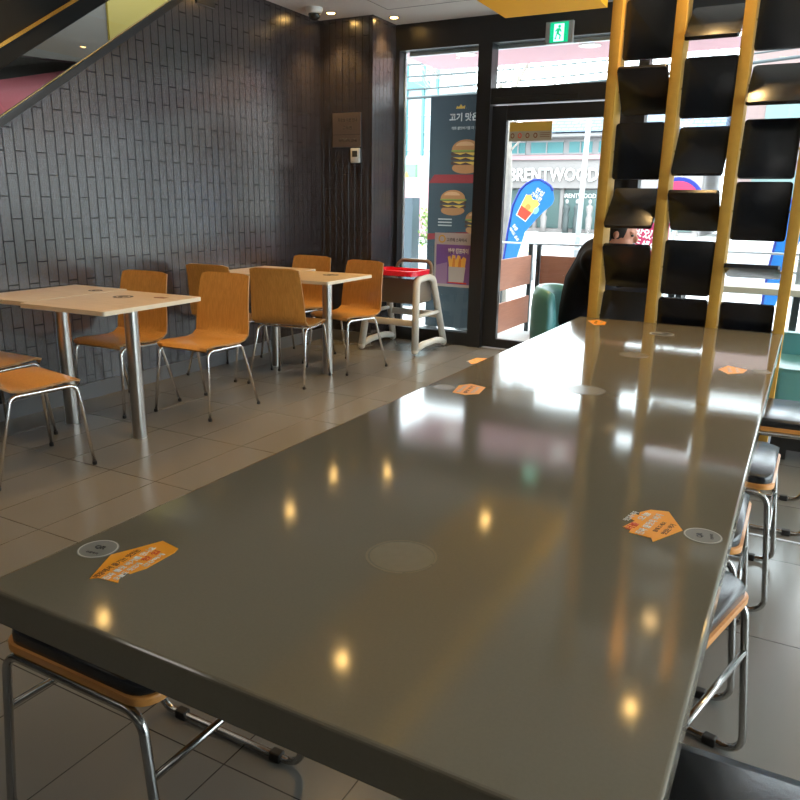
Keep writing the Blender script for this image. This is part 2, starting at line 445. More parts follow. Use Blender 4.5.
# right and rear walls
struct(obox('wall_rear', XL-.1, XR+.1, YR-.12, YR, 0, ZC, M['skirt']))
bm = NB()
box(bm, XR, XR+.12, YR, 0.5, 0, ZC); box(bm, XR, XR+.12, .5, YW, 0, .12); box(bm, XR, XR+.12, .5, YW, 2.6, ZC)
for y in (.5, 2.4, 4.3, 6.2): box(bm, XR, XR+.1, y, y+.08, .12, 2.6)
struct(link('wall_right', bm, M['black']))
for i, y in enumerate((.58, 2.48, 4.38)):
    struct(obox('window_%d' % (i+5), XR+.05, XR+.06, y, y+1.82, .12, 2.6, M['glass']))

# ---- window wall (black frames)
bm = NB()
box(bm, -3.492, XR, YW, YW+.12, 2.595, ZC, 0)                       # header
box(bm, -3.492, -3.455, YW, YW+.10, 0, 2.595)                        # left jamb
box(bm, -3.455, -2.68, YW, YW+.10, 0, .12)                           # sill
box(bm, -2.685, -2.56, YW-.02, YW+.12, 0, 2.595)                    # mullion by the door
box(bm, -2.56, -1.30, YW, YW+.12, 2.11, 2.24)                       # door head
box(bm, -1.35, -1.27, YW, YW+.12, 0, 2.595)                         # right door jamb
for x in (.25, 1.75, 3.2): box(bm, x, x+.06, YW, YW+.10, .08, 2.595)
box(bm, -1.27, XR, YW, YW+.10, 0, .08)
struct(link('wall_front', bm, M['black']))
struct(obox('trim_3', -3.42, XR, YW+.121, YW+.16, 2.565, 2.60, M['alu']))
struct(obox('trim_4', -3.47, -3.445, YW+.10, YW+.13, .1, 2.6, M['alu']))
struct(obox('window_1', -3.455, -2.685, YW+.045, YW+.055, .12, 2.595, M['glass']))
struct(obox('window_2', -2.56, -1.35, YW+.045, YW+.055, 2.24, 2.595, M['glass']))
for i, (a, b) in enumerate(((-1.27, .25), (.31, 1.75), (1.81, 3.2), (3.26, XR))):
    if i < 2: struct(obox('window_%d' % (3+i), a, b, YW+.045, YW+.055, .08, 2.595, M['glass']))
    else: struct(obox('window_%d' % (6+i), a, b, YW+.045, YW+.055, .08, 2.595, M['glass']))
dr = bpy.data.objects.new('door_1', None); COL.objects.link(dr); dr.location = (-2.555, YW+.03, 0); struct(dr)
bm = NB()
box(bm, 0, .135, 0, .05, .01, 2.10, .004); box(bm, 1.07, 1.20, 0, .05, .01, 2.10, .004)
box(bm, .135, 1.07, 0, .05, 1.98, 2.10, .004); box(bm, .135, 1.07, 0, .05, .01, .09, .004)
link('door_frame', bm, M['black'], dr)
obox('door_glass', .135, 1.07, .02, .03, .09, 1.98, M['glass'], dr)
bm = NB(); box(bm, .03, .75, -.035, -.005, 2.125, 2.165, .004); tube(bm, [(.05, -.02, 2.18), (1.08, -.02, 2.18)], .006)
link('door_closer', bm, M['darkmetal'], dr)
bm = NB(); tube(bm, fillet([(1.13, 0, .85), (1.13, -.06, .85), (1.13, -.06, 1.25), (1.13, 0, 1.25)], .02), .012); link('door_handle', bm, M['chrome'], dr)
# hinge plates at the left stile are small dots
# notice on the door glass
sg = thing('door_notice', 'gold and beige notice strip stuck on top of the entrance door glass', 'notice', (-2.2, YW+.045, 1.89))
fx = frame((0, 0, 0), (1, 0, 0), (0, 0, 1))
art('gold_band', [([(-.195, .0), (.18, .0), (.18, .075), (-.195, .075)], 'door_sign')], fx, sg)
L = [([(-.195, -.08), (.18, -.08), (.18, .0), (-.195, .0)], 'door_sign2')]
for k, x in enumerate((-.165, -.10, -.03, .04)):
    L.append((ell(x, -.035, .018, .022, 12), 'redprint' if k == 1 else 'brownprint')); L.append((ell(x, -.035, .010, .013, 10), 'door_sign2'))
for z in (-.015, -.03, -.045): L.append(([(.08, z-.004), (.165, z-.004), (.165, z), (.08, z)], 'brownprint'))
art('beige_band', L, fx, sg)
# yellow soffit
struct(obox('trim_5', -2.18, -1.44, -1.0, 5.57, 2.60, ZC, M['yellow']))

# floor strip
struct(obox('trim_6', -.9, 1.6, 3.13, 3.142, 0, .003, M['alu']))

# ------------------------------------------------------------------ LONG TABLE
TX0, TX1, TY0, TY1, TZ = -.960, -.048, .549, 3.665, .75
lt = thing('long_communal_table', 'long dark grey-brown glossy stone table filling the foreground', 'table', ((TX0+TX1)/2, (TY0+TY1)/2, 0))
ox, oy = lt.location.x, lt.location.y
bm = NB(); box(bm, TX0-ox, TX1-ox, TY0-oy, TY1-oy, TZ-.055, TZ, .005, 3)
link('tabletop', bm, M['slab'], lt)
for y in (-.45, .85):
    bm = NB(); box(bm, -.06, .06, y-.06, y+.06, .02, TZ-.055); box(bm, -.25, .25, y-.22, y+.22, 0, .02, .004); box(bm, -.2, .2, y-.2, y+.2, TZ-.065, TZ-.055)
    link('pedestal', bm, M['darkmetal'], lt)
ST = {"o1": [[-0.843, 0.636], [-0.864, 0.677], [-0.877, 0.703], [-0.86, 0.741], [-0.845, 0.778], [-0.836, 0.776], [-0.804, 0.77], [-0.799, 0.757], [-0.797, 0.698], [-0.801, 0.688], [-0.805, 0.675], [-0.814, 0.674], [-0.811, 0.662], [-0.799, 0.648], [-0.835, 0.644]],
 "o2": [[-0.123, 1.253], [-0.157, 1.325], [-0.187, 1.317], [-0.202, 1.295], [-0.201, 1.28], [-0.208, 1.284], [-0.216, 1.269], [-0.21, 1.257], [-0.202, 1.252], [-0.215, 1.216], [-0.201, 1.214], [-0.201, 1.198], [-0.164, 1.195], [-0.159, 1.181]],
 "o3": [[-0.855, 1.912], [-0.874, 2.001], [-0.851, 2.039], [-0.796, 2.021], [-0.782, 1.937], [-0.812, 1.905]],
 "o4": [[-0.889, 3.545], [-0.852, 3.60], [-0.80, 3.55], [-0.786, 3.463], [-0.828, 3.429]],
 "o5": [[-0.216, 2.70], [-0.193, 2.779], [-0.129, 2.744], [-0.137, 2.684], [-0.18, 2.638]],
 "o6": [[-2.409, 5.674], [-2.395, 5.84], [-2.30, 5.87], [-2.278, 5.688], [-2.336, 5.578]]}
def sticker(key, lines, ang, worn=False, floor=False):
    pts = ST[key]; cx = sum(p[0] for p in pts)/len(pts); cy = sum(p[1] for p in pts)/len(pts)
    z = 0.0 if floor else TZ
    bm = NB(); prism(bm, [(p[0]-cx, p[1]-cy) for p in pts], 0, .0008)
    if floor:
        e = thing('floor_sticker', 'striped orange sticker on the floor tiles in front of the entrance', 'sticker', (cx, cy, 0))
        o = link('film', bm, M['orange'], e)
    else:
        o = link('orange_sticker', bm, M['orange'], lt); o.location = (cx-ox, cy-oy, z); o['label'] = 'orange arrow-shaped sticker with white lettering'
    up = (-math.sin(ang), math.cos(ang), 0); rt = (math.cos(ang), math.sin(ang), 0)
    for body, off, w, h, k in lines:
        q = V(rt)*off[0]+V(up)*off[1]
        text('lettering', body, w, frame((q.x, q.y, .0008), rt, up), M[k], o, depth=.0003, bold=.02, height=h)
    return o
# near sticker: text runs along the world +Y axis, tip towards -x-y
a90 = math.radians(98)
sticker('o1', [('매장에서 즐기는 맛있는', (-.01, .022), .095, .011, 'brownprint'), ('진짜 불맛 버거를 만나요', (-.002, .006), .11, .012, 'white'),
               ('오늘도 맛있게', (-.025, -.009), .055, .011, 'white'), ('한 입', (.028, -.008), .035, .011, 'redprint'), ('건강하게', (.018, -.021), .045, .009, 'white')], a90)
sticker('o2', [('맛있는 버거', (.0, -.045), .05, .010, 'brownprint'), ('함께 드세요', (.0, -.030), .05, .008, 'brownprint'), ('진짜 불맛의 버거', (.0, -.012), .105, .014, 'white'),
               ('더블', (-.028, .008), .035, .014, 'redprint'), ('오늘', (.026, .008), .04, .013, 'white'), ('맛있게 먹자', (.012, .026), .05, .011, 'white')], math.radians(80))
sticker('o3', [('매장에서 즐기는', (0, .02), .09, .012, 'offwhite'), ('불맛 버거', (0, .0), .09, .012, 'brownprint'), ('맛있게', (0, -.02), .07, .012, 'offwhite')], a90)
sticker('o4', [('불맛 버거', (0, .01), .09, .014, 'brownprint'), ('맛있게', (0, -.015), .07, .012, 'offwhite')], a90)
sticker('o5', [('불맛 버거', (0, .01), .08, .014, 'offwhite'), ('맛있게', (0, -.015), .07, .012, 'offwhite')], a90)
sticker('o6', [('불맛 버거', (0, .035), .20, .02, 'offwhite'), ('맛있게', (0, .0), .2, .018, 'offwhite'), ('드세요', (0, -.035), .18, .02, 'offwhite')], math.radians(75), floor=True)
def ring(bm, r0, r1, z0, z1, a0=0, a1=360, n=40, squash=1):
    k = max(3, int(n*(a1-a0)/360))
    for i in range(k):
        A = math.radians(a0+(a1-a0)*i/k); B = math.radians(a0+(a1-a0)*(i+1)/k)
        q = [(r0*math.cos(A), r0*math.sin(A)), (r1*math.cos(A), r1*math.sin(A)), (r1*math.cos(B), r1*math.sin(B)), (r0*math.cos(B), r0*math.sin(B))]
        prism(bm, q, z0, z1)
def disc(x, y, r, kind, ang=0):
    if kind == 'ring':
        bm = NB()
        ring(bm, r*.93, r, 0, .0004, 0, 300); ring(bm, r*.955, r*.99, 0, .0004, 305, 355)
        prism(bm, ell(r*.02, 0, r*.90, r*.88, 36), 0, .0002)
        ring(bm, r*.55, r*.60, 0, .0003, 150, 330); ring(bm, r*.28, r*.34, 0, .0003, 20, 170)
        o = link('glue_ring', bm, M['worn'], lt); o['label'] = 'pale worn ring left by a round sticker'
        o.location = (x-ox, y-oy, TZ); return
    bm = NB(); prism(bm, ell(0, 0, r, r, 32), 0, .0006)
    o = link('round_sticker', bm, M['discgrey'], lt); o.location = (x-ox, y-oy, TZ); o['label'] = 'grey round sticker with a thin pale rim'
    bm = NB(); ring(bm, r*.90, r*.96, .0006, .0009); link('rim_print', bm, M['offwhite'], o)
    if kind == 'dark':
        bm = NB(); ring(bm, r*.3, r*.85, .0006, .0010, 200, 340); ring(bm, r*.3, r*.85, .0006, .001, 20, 100); link('dark_print', bm, M['discink'], o)
        return
    rt = (math.cos(ang), math.sin(ang), 0); up = (-math.sin(ang), math.cos(ang), 0)
    text('lettering', 'QR', r*.62, frame(V(up)*r*.15+V((0, 0, .0006)), rt, up), M['discink'], o, depth=.0003, bold=.04)
    text('lettering', '주문하기', r*.7, frame(V(up)*-r*.45+V((0, 0, .0006)), rt, up), M['discink'], o, depth=.0003, bold=.01)
disc(-.910, .707, .031, 'text', math.radians(10))
disc(-.090, 1.249, .031, 'text', math.radians(100))
disc(-.491, .927, .056, 'ring'); disc(-.531, 2.155, .060, 'ring'); disc(-.518, 2.795, .055, 'ring'); disc(-.905, 1.959, .032, 'ring')
disc(-.512, 3.352, .052, 'dark'); disc(-.085, 2.743, .032, 'ring')

# ------------------------------------------------------------------ STOOLS
def make_stool():
    t = thing('cushioned_stool', '', 'stool', group='stools around the long table')
    bm = NB(); prism(bm, rrect(-.20, .20, -.205, .205, .045), .425, .441, bev=.004)
    link('plywood_seat', bm, M['stoolply'], t, autos=40)
    bm = NB(); prism(bm, rrect(-.193, .193, -.199, .199, .045), .441, .470, bev=.014)
    link('cushion', bm, M['vinyl'], t, autos=60)
    bm = NB(); prism(bm, rrect(.115, .135, -.010, .010, .003), .4758, .4768)
    for s in (-1, 1):
        y = s*.200
        bm2 = NB()
        pts = fillet([(-.185, y, .413), (.185, y, .413), (.228, y*1.04, .011), (-.228, y*1.04, .011)], .045, 6, closed=True)
        tube(bm2, pts, .0092, 10, closed=True)
        fr = link('side_frame', bm2, M['stoolsteel'], t, smooth=True)
        for x in (-.15, .15):
            b3 = NB(); box(b3, x-.016, x+.016, y*1.04-.0125, y*1.04+.0125, 0.0, .024, .004); link('rubber_glide', b3, M['rubber'], fr)
    bm.free()
    for s in (-1, 1):
        bm = NB(); tube(bm, [(s*.199, -.202, .285), (s*.199, .202, .285)], .0078); link('cross_bar', bm, M['stoolsteel'], t, smooth=True)
    return t
st0 = make_stool()
spots = [(-1.092, .960, 0, 'black cushioned stool at the near end of the table, leftmost stool'),
         (.085, .885, math.radians(1), 'black cushioned stool in the bottom right corner, nearest of the right-hand row'),
         (-.245, 1.575, math.radians(-14), 'turned stool in the right-hand row with one corner poking out beside the stickers'),
         (-.245, 2.13, 0, 'stool pushed deepest under the right table edge, only a sliver of cushion showing'),
         (-.19, 2.68, math.radians(-1), 'stool with shiny half-seen seat, second from the far end of the right row'),
         (-.085, 3.40, math.radians(3), 'stool pulled out furthest at the far end of the right row')]
for i, (x, y, r, lab) in enumerate(spots):
    if i == 0: st0.location = (x, y, 0); st0['label'] = lab
    else: dup(st0, (x, y, 0), r, lab)

# ------------------------------------------------------------------ DINING CHAIRS
def make_chair():
    t = thing('plywood_chair', '', 'chair', group='plywood shell chairs')
    # profile in (y, z): front -y .. back +y ; chair faces -y
    prof = [(-.215, .418), (-.20, .430), (-.17, .438), (-.10, .437), (0, .430), (.08, .427), (.135, .436), (.172, .462), (.188, .50), (.194, .55), (.200, .62), (.212, .70), (.228, .78), (.240, .835)]
    wid = [.185, .195, .200, .205, .208, .210, .210, .210, .210, .208, .203, .198, .193, .188]
    bm = NB(); th = .010; n = 8; rows = []
    for i, ((y, z), w) in enumerate(zip(prof, wid)):
        a = V(prof[max(i-1, 0)]); b = V(prof[min(i+1, len(prof)-1)]); tg = (b-a).normalized(); nm = V((-tg.y, tg.x))
        rowt, rowb = [], []
        for k in range(n+1):
            u = -1+2*k/n
            curv = .010*(u*u) if i > 7 else 0
            x = u*w
            yy_, zz = y-curv, z
            if i == 0: zz += -.006*abs(u)**4; yy_ += .02*abs(u)**6
            if i == len(prof)-1: zz -= .012*abs(u)**8
            rowt.append(bm.verts.new((x, yy_+nm.x*th/2, zz+nm.y*th/2))); rowb.append(bm.verts.new((x, yy_-nm.x*th/2, zz-nm.y*th/2)))
        rows.append((rowt, rowb))
    for (t0, b0), (t1, b1) in zip(rows, rows[1:]):
        for k in range(n):
            bm.faces.new((t0[k], t0[k+1], t1[k+1], t1[k])); bm.faces.new((b0[k+1], b0[k], b1[k], b1[k+1]))
        bm.faces.new((t0[0], t1[0], b1[0], b0[0])).material_index = 1; bm.faces.new((t0[n], b0[n], b1[n], t1[n])).material_index = 1
    for tt, bb in (rows[0], rows[-1]):
        for k in range(n): bm.faces.new((tt[k], bb[k], bb[k+1], tt[k+1])).material_index = 1
    o = link('seat_shell', bm, None, t, mats=[M['ply'], M['plyedge']], autos=35)
    for s in (-1, 1):
        bm = NB()
        pts = fillet([(s*.215, -.225, .006), (s*.187, -.185, .410), (s*.187, .13, .405), (s*.220, .24, .006)], .045, 7)
        tube(bm, pts, .0085, 10)
        lg = link('leg_frame', bm, M['chrome'], t, smooth=True)
        for y in (-.225, .24):
            b = NB(); lathe(b, [(.010, 0), (.0115, .002), (.0115, .018), (.009, .02)], 10, (s*(.215 if y < 0 else .220), y, 0)); link('foot_cap', b, M['rubber'], lg, autos=40)
    bm = NB()
    for y in (-.10, .08): tube(bm, [(-.185, y, .408), (.185, y, .408)], .008)
    link('cross_bar', bm, M['chrome'], t, smooth=True)
    return t
ch0 = make_chair()
chairs = [(-3.225, 3.41, math.radians(2), 'oak plywood chair in the middle, its front facing the camera between both tables'),
          (-3.70, 3.19, math.radians(2), 'oak plywood chair against the tiled wall, its back rising behind the near tables'),
          (-3.77, 4.27, math.radians(183), 'oak plywood chair by the wall seen from behind, half hidden by the middle chair'),
          (-3.25, 4.33, math.radians(190), 'oak plywood chair with broad back to the camera, near side of the far tables'),
          (-3.14, 4.915, math.radians(-10), 'oak plywood chair at the right of the far table beside the high chair'),
          (-3.72, 5.06, math.radians(0), 'oak plywood chair on the far side of the far table, against the dark back wall'),
          (-3.22, 2.15, math.radians(170), 'oak plywood chair cut off at left picture edge, nearer of two'),
          (-3.765, 2.33, math.radians(180), 'oak plywood chair cut off at left edge, nearer the wall')]
for i, (x, y, r, lab) in enumerate(chairs):
    if i == 0: ch0.location = (x, y, 0); ch0.rotation_euler.z = r; ch0['label'] = lab
    else: dup(ch0, (x, y, 0), r, lab)

# ------------------------------------------------------------------ CAFE TABLES
def cafe_table(x0, x1, y0, y1, cx, cy, lab, print_=None, rz=math.radians(3)):
    t = thing('cafe_table', lab, 'table', ((x0+x1)/2, (y0+y1)/2, 0), rz, group='pale wood cafe tables')
    hx, hy = (x1-x0)/2, (y1-y0)/2; ox, oy = t.location.x, t.location.y
    bm = NB(); prism(bm, rrect(-hx, hx, -hy, hy, .015, 3), .727, .75, bev=.002)
    for f in bm.faces:
        if abs(f.normal.z) < .9 or f.calc_center_median().z < .73: f.material_index = 1
    link('tabletop', bm, None, t, mats=[M['top'], M['topedge']])
    bm = NB(); lathe(bm, [(.037, .003), (.037, .72)], 28, (cx-ox, cy-oy, 0)); link('column', bm, M['steel'], t, autos=40)
    bm = NB(); lathe(bm, [(.039, 0), (.039, .003)], 28, (cx-ox, cy-oy, 0)); link('base_flange', bm, M['steel'], t, autos=40)
    bm = NB(); box(bm, cx-ox-.10, cx-ox+.10, cy-oy-.10, cy-oy+.10, .72, .727); link('mounting_plate', bm, M['darkmetal'], t)
    if print_:
        for kind, px, py, r in print_:
            if kind == 'disc':
                bm = NB(); ring(bm, r*.72, r, .75, .7506); ring(bm, 0.001, r*.5, .75, .7506, 30, 300)
                o = link('round_sticker', bm, M['discink'], t); o['label'] = 'black round sticker'
                for v in o.data.vertices: v.co.x += px; v.co.y += py
            else:
                bm = NB(); prism(bm, [(px-r, py), (px-r*.3, py-r*.6), (px+r, py-r*.4), (px+r, py+r*.5), (px-r*.3, py+r*.6)], .75, .7506)
                o = link('faded_sticker', bm, M['brownprint'], t); o['label'] = 'faded reddish sticker'
    return t
cafe_table(-3.545, -2.955, 2.42, 3.13, -3.12, 2.755, 'pale wood square table with black round sticker, right one of the near pair', [('disc', -.06, .12, .055), ('patch', .13, .20, .045)])
cafe_table(-4.0, -3.56, 2.44, 3.15, -3.66, 2.745, 'pale wood table pushed to the tiled wall, left one of the near pair', [('disc', .12, .2, .04)])
cafe_table(-3.47, -2.885, 4.24, 4.90, -3.13, 4.64, 'pale wood table with dark round sticker, right one of the far pair', [('disc', .05, .12, .06)])
cafe_table(-4.0, -3.49, 4.34, 5.03, -3.64, 4.65, 'pale wood table against the wall, left one of the far pair', None)

# ------------------------------------------------------------------ HIGH CHAIR
hc = thing('high_chair', 'beige plastic child high chair with red tray beside the window', 'high chair', (-3.16, 5.92, 0), math.radians(0))
for s in (-1, 1):
    X = s*.27
    xt = s*.225
    bm = NB()
    def bar(pts, w, r=.03):
        """flat moulded bar along a path"""
        tube(bm, fillet(pts, r, 5), w, 8)
    bar([(X, -.29, .045), (xt, -.20, .64), (xt, .0, .655), (xt+s*.01, .10, .63), (X, .29, .045)], .033, .06)
    bar([(X, -.29, .05), (X, -.12, .075), (X, .12, .075), (X, .29, .05)], .030, .2)
    fr = link('side_frame', bm, M['hcplastic'], hc, smooth=True)
    bm = NB(); tube(bm, [(X*.95, -.245, .33), (X*.95, .20, .33)], .018, 8); link('side_rail', bm, M['hcplastic'], fr, smooth=True)
    for y in (-.29, .29):
        bm = NB(); bmesh.ops.create_uvsphere(bm, u_segments=14, v_segments=10, radius=.032)
        bmesh.ops.translate(bm, verts=bm.verts, vec=(X, y, .034)); link('foot', bm, M['hcplastic'], fr, smooth=True)
for y, z in ((-.25, .27), (.20, .30)):
    bm = NB(); box(bm, -.255, .255, y-.012, y+.012, z-.03, z+.03, .01); link('cross_rail', bm, M['hcplastic'], hc, autos=50)
bm = NB()
box(bm, -.19, .19, -.14, .15, .42, .45, .012); box(bm, -.20, -.175, -.15, .16, .43, .655, .01); box(bm, .175, .20, -.15, .16, .43, .655, .01)
box(bm, -.19, .19, -.155, -.135, .43, .64, .008)
link('seat_tub', bm, M['hcseat'], hc, autos=50)
bm = NB()
box(bm, -.19, .19, .15, .172, .43, .60, .01)
pts = fillet([(-.185, .16, .58), (-.175, .20, .775), (.175, .20, .775), (.185, .16, .58)], .07, 8); tube(bm, pts, .018, 8)
link('backrest', bm, M['hcseat'], hc, autos=50)
bm = NB()
prism(bm, rrect(-.235, .235, -.30, .06, .07), .675, .695, bev=.004)
o_, i_ = rrect(-.245, .245, -.31, .07, .08), rrect(-.215, .215, -.28, .04, .055)
n = len(o_)
rg = [[bm.verts.new((p[0], p[1], z)) for p in q] for q, z in ((o_, .68), (o_, .718), (i_, .718), (i_, .69))]
for k in range(3):
    for j in range(n): bm.faces.new((rg[k][j], rg[k][(j+1) % n], rg[k+1][(j+1) % n], rg[k+1][j]))
link('tray', bm, M['red'], hc, autos=50)

# ------------------------------------------------------------------ SLAT SCREEN
sc = thing('slatted_screen', 'amber slat screen with rows of tilted black louvre panels at the table end', 'screen', (-.49, 3.74, 0))
SX = (-.905, -.628, -.352, -.070)
for x in SX:
    obox('slat', x+.49-.023, x+.49+.023, -.062, .075, 0, ZC, M['gold'], sc, bev=.002)
def panel(x0, x1, z, tilt, w_=.005):
    c = (x0+x1)/2+.49; hw = (x1-x0)/2-.023-w_
    bm = NB(); prism(bm, rrect(-hw, hw, -.127, .127, .014), -.009, .009, bev=.003)
    o = link('louvre_panel', bm, M['panel'], sc, autos=40)
    o.location = (c, 0, z); o.rotation_euler = (PI/2+math.radians(tilt), 0, 0)
    bm = NB(); tube(bm, [(-hw-w_, 0, 0), (hw+w_, 0, 0)], .005, 8); link('pivot_pin', bm, M['chrome'], o, smooth=True)
cols = [[(2.33, 0), (2.06, 0), (1.80, 45), (1.535, 0), (1.278, -47), (1.005, 36), (.755, -18)],
        [(2.33, -20), (2.065, -52), (1.80, 0), (1.533, -34), (1.27, 48), (1.01, 0), (.745, 12)],
        [(2.33, 20), (2.06, -8), (1.80, -47), (1.537, -12), (1.273, 0), (1.01, 76), (.745, 16)]]
for k, cc in enumerate(cols):
    for z, t_ in cc: panel(SX[k], SX[k+1], z, t_)

# ------------------------------------------------------------------ TEAL SEATS + SIDE TABLE
def tub_chair(name, lab, loc, rz):
    t = thing(name, lab, 'armchair', loc, rz)
    # faces +x; back at -x
    bm = NB()
    def sec(r_in, r_out, z0, z1, a0, a1, n=16):
        ri = []
        for k in range(n+1):
            a = math.radians(a0+(a1-a0)*k/n); ca, sa = math.cos(a), math.sin(a)
            e = abs(k/n-.5)*2; zt = z1-.03*e**4
            ring_ = []
            for rr, z in ((r_in, z0), (r_in-.01, (z0+zt)/2), (r_in, zt-.03), ((r_in+r_out)/2, zt), (r_out, zt-.03), (r_out+.005, (z0+zt)/2), (r_out-.02, z0)):
                ring_.append(bm.verts.new((rr*ca, rr*sa*1.05, z)))
            ri.append(ring_)
        for A, B in zip(ri, ri[1:]):
            for j in range(7): bm.faces.new((A[j], A[(j+1) % 7], B[(j+1) % 7], B[j]))
        bm.faces.new(ri[0][::-1]); bm.faces.new(ri[-1])
    sec(.215, .30, .20, .79, 112, 248)
    o = link('tub_back', bm, M['teal'], t, smooth=True)
    md = o.modifiers.new('s', 'SUBSURF'); md.levels = 1; md.render_levels = 1
    bm = NB(); prism(bm, rrect(-.21, .27, -.20, .20, .07), .22, .44, bev=.03); link('seat_cushion', bm, M['teal'], t, autos=60)
    for x in (-.18, .2):
        for y in (-.17, .17):
            bm = NB(); tube(bm, [(x, y, .23), (x*1.15, y*1.15, 0)], .018, 8, r2=.011); link('leg', bm, M['darkmetal'], t, smooth=True)
    return t
tub_chair('tub_chair', 'teal leather tub chair the person in black sits on', (-1.27, 4.78, 0), math.radians(4))
bn = thing('teal_bench', 'teal leather bench seat at the right picture edge past the stools', 'bench', (.42, 4.45, 0))
bm = NB(); prism(bm, rrect(-.50, .60, -.27, .27, .05), .30, .50, bev=.03); link('seat_cushion', bm, M['teal'], bn, autos=60)
bm = NB(); prism(bm, rrect(-.50, .60, .19, .27, .035), .50, .62, bev=.02); link('backrest', bm, M['teal'], bn, autos=60)
obox('plinth', -.46, .56, -.22, .22, .06, .30, M['darkmetal'], bn)
for x in (-.4, .5):
    for y in (-.18, .18): obox('leg', x-.02, x+.02, y-.02, y+.02, 0, .06, M['darkmetal'], bn)
ct = thing('window_table', 'cream-edged table standing by the windows behind the slatted screen', 'table', (.25, 6.0, 0))
bm = NB(); box(bm, -1.2, 1.3, -.24, .24, .708, .752, .004); link('tabletop', bm, M['cream'], ct)
for x in (-.275, 1.1, -1.1):
    bm = NB(); box(bm, x-.022, x+.022, -.20, -.155, 0, .708, .003); link('leg', bm, M['post'], ct)
    bm = NB(); box(bm, x-.022, x+.022, .155, .20, 0, .708, .003); link('leg', bm, M['post'], ct)

# ------------------------------------------------------------------ PERSON
def skin_mesh(chains, sub=1):
    """tapered limbs along joint chains, merged later into one continuous surface"""
    bm = NB()
    for ch in chains:
        for (c, r) in ch:
            q = bmesh.ops.create_uvsphere(bm, u_segments=16, v_segments=10, radius=r); bmesh.ops.translate(bm, verts=q['verts'], vec=V(c))
        for (c0, r0), (c1, r1) in zip(ch, ch[1:]):
            n_ = 5
            tube(bm, [V(c0).lerp(V(c1), k/n_) for k in range(n_+1)], r0, 16, r2=r1)
    me = bpy.data.meshes.new('limbs'); bm.to_mesh(me); bm.free(); return me
def remesh(bm, vox):
    me = bpy.data.meshes.new('rm'); bm.to_mesh(me); bm.free()
    o = bpy.data.objects.new('rm', me); COL.objects.link(o)
    md = o.modifiers.new('r', 'REMESH'); md.mode = 'VOXEL'; md.voxel_size = vox
    sm = o.modifiers.new('s', 'SMOOTH'); sm.iterations = 10; sm.factor = .5
    dg = bpy.context.evaluated_depsgraph_get(); r = bpy.data.meshes.new_from_object(o.evaluated_get(dg))
    bpy.data.objects.remove(o); b = NB(); b.from_mesh(r); bpy.data.meshes.remove(r)
    seen, isl = set(), []
    for v in b.verts:
        if v in seen: continue
        st, cur = [v], []
        seen.add(v)
        while st:
            q = st.pop(); cur.append(q)
            for e in q.link_edges:
                w2 = e.other_vert(q)
                if w2 not in seen: seen.add(w2); st.append(w2)
        isl.append(cur)
    isl.sort(key=len); print('islands', [len(i) for i in isl][-6:])
    for i in isl[:-1]: bmesh.ops.delete(b, geom=i, context='VERTS')
    return b
# local frame: person faces +x, pelvis at origin x=0
pe = thing('person', 'person in a black padded jacket seated on the teal chair, leaning forward', 'person', (-1.225, 4.79, 0))
HEAD = V((.185, 0, 1.125))
pel = V((-.02, 0, .545)); chest = V((.02, 0, .80)); uch = V((.065, 0, .955)); neck = V((.12, 0, 1.01)); 
hands = []
def arm(s): 
    sh = V((.075, s*.17, .955)); el = V((.18, s*.22, .73)); wr = V((.40, s*.14, .80)); pm = V((.46, s*.12, .815))
    return sh, el, wr, pm
def leg(s):
    return V((.02, s*.09, .50)), V((.43, s*.13, .50)), V((.40, s*.13, .09)), V((.50, s*.135, .035))
body_ch = [[(pel+V((0, -.07, 0)), .11), (pel+V((0, .07, 0)), .11)], [(chest+V((0, -.06, 0)), .11), (chest+V((0, .06, 0)), .11)], [(pel, .12), (V((.0, 0, .66)), .115), (chest, .13), (uch, .115), (neck, .055), (HEAD-V((.02, 0, .04)), .06)]]
for s in (-1, 1):
    sh, el, wr, pm = arm(s); body_ch.append([(uch, .115), (sh, .062), ((sh+el)/2, .05), (el, .042), ((el+wr)/2, .038), (wr, .026), (pm, .030)])
    h, k, a, f = leg(s); body_ch.append([(pel, .12), (h, .085), ((h+k)/2, .072), (k, .056), ((k+a)/2+V((-.01, 0, .02)), .050), (a, .034), (f, .030)])
me = skin_mesh(body_ch); bm = NB(); bm.from_mesh(me)
# fingers, each a short bent chain rooted in the palm
for s in (-1, 1):
    sh, el, wr, pm = arm(s)
    for k, (dy, L_) in enumerate(((-.024, .062), (-.008, .072), (.008, .068), (.024, .054))):
        p0 = pm+V((.0, dy, 0)); tube(bm, [p0, p0+V((.03, 0, .004)), p0+V((.03+L_*.5, 0, -.008)), p0+V((.03+L_*.8, 0, -.03))], .009, 8, r2=.007)
    p0 = pm+V((-.01, -s*.02, 0)); tube(bm, [p0, p0+V((.015, -s*.03, .0)), p0+V((.045, -s*.042, -.01))], .011, 8, r2=.008)
def ellipsoid(bm, c, r, rot=None):
    q = bmesh.ops.create_uvsphere(bm, u_segments=20, v_segments=14, radius=1)
    mx = Matrix.Translation(c) @ (rot or Matrix()) @ Matrix.Diagonal((r[0], r[1], r[2], 1)); bmesh.ops.transform(bm, matrix=mx, verts=q['verts'])
HR = Matrix.Rotation(math.radians(14), 4, 'Y')
def hp(x, y, z): return HEAD+(HR @ V((x, y, z)))
ellipsoid(bm, hp(-.008, 0, .02), (.096, .077, .100), HR); ellipsoid(bm, hp(.028, 0, -.045), (.062, .056, .070), HR)
ellipsoid(bm, hp(.098, 0, -.012), (.020, .012, .022), HR); ellipsoid(bm, hp(.088, 0, .010), (.012, .010, .028), HR)
ellipsoid(bm, hp(.080, 0, -.052), (.012, .026, .009), HR); ellipsoid(bm, hp(.074, 0, -.088), (.020, .022, .016), HR)
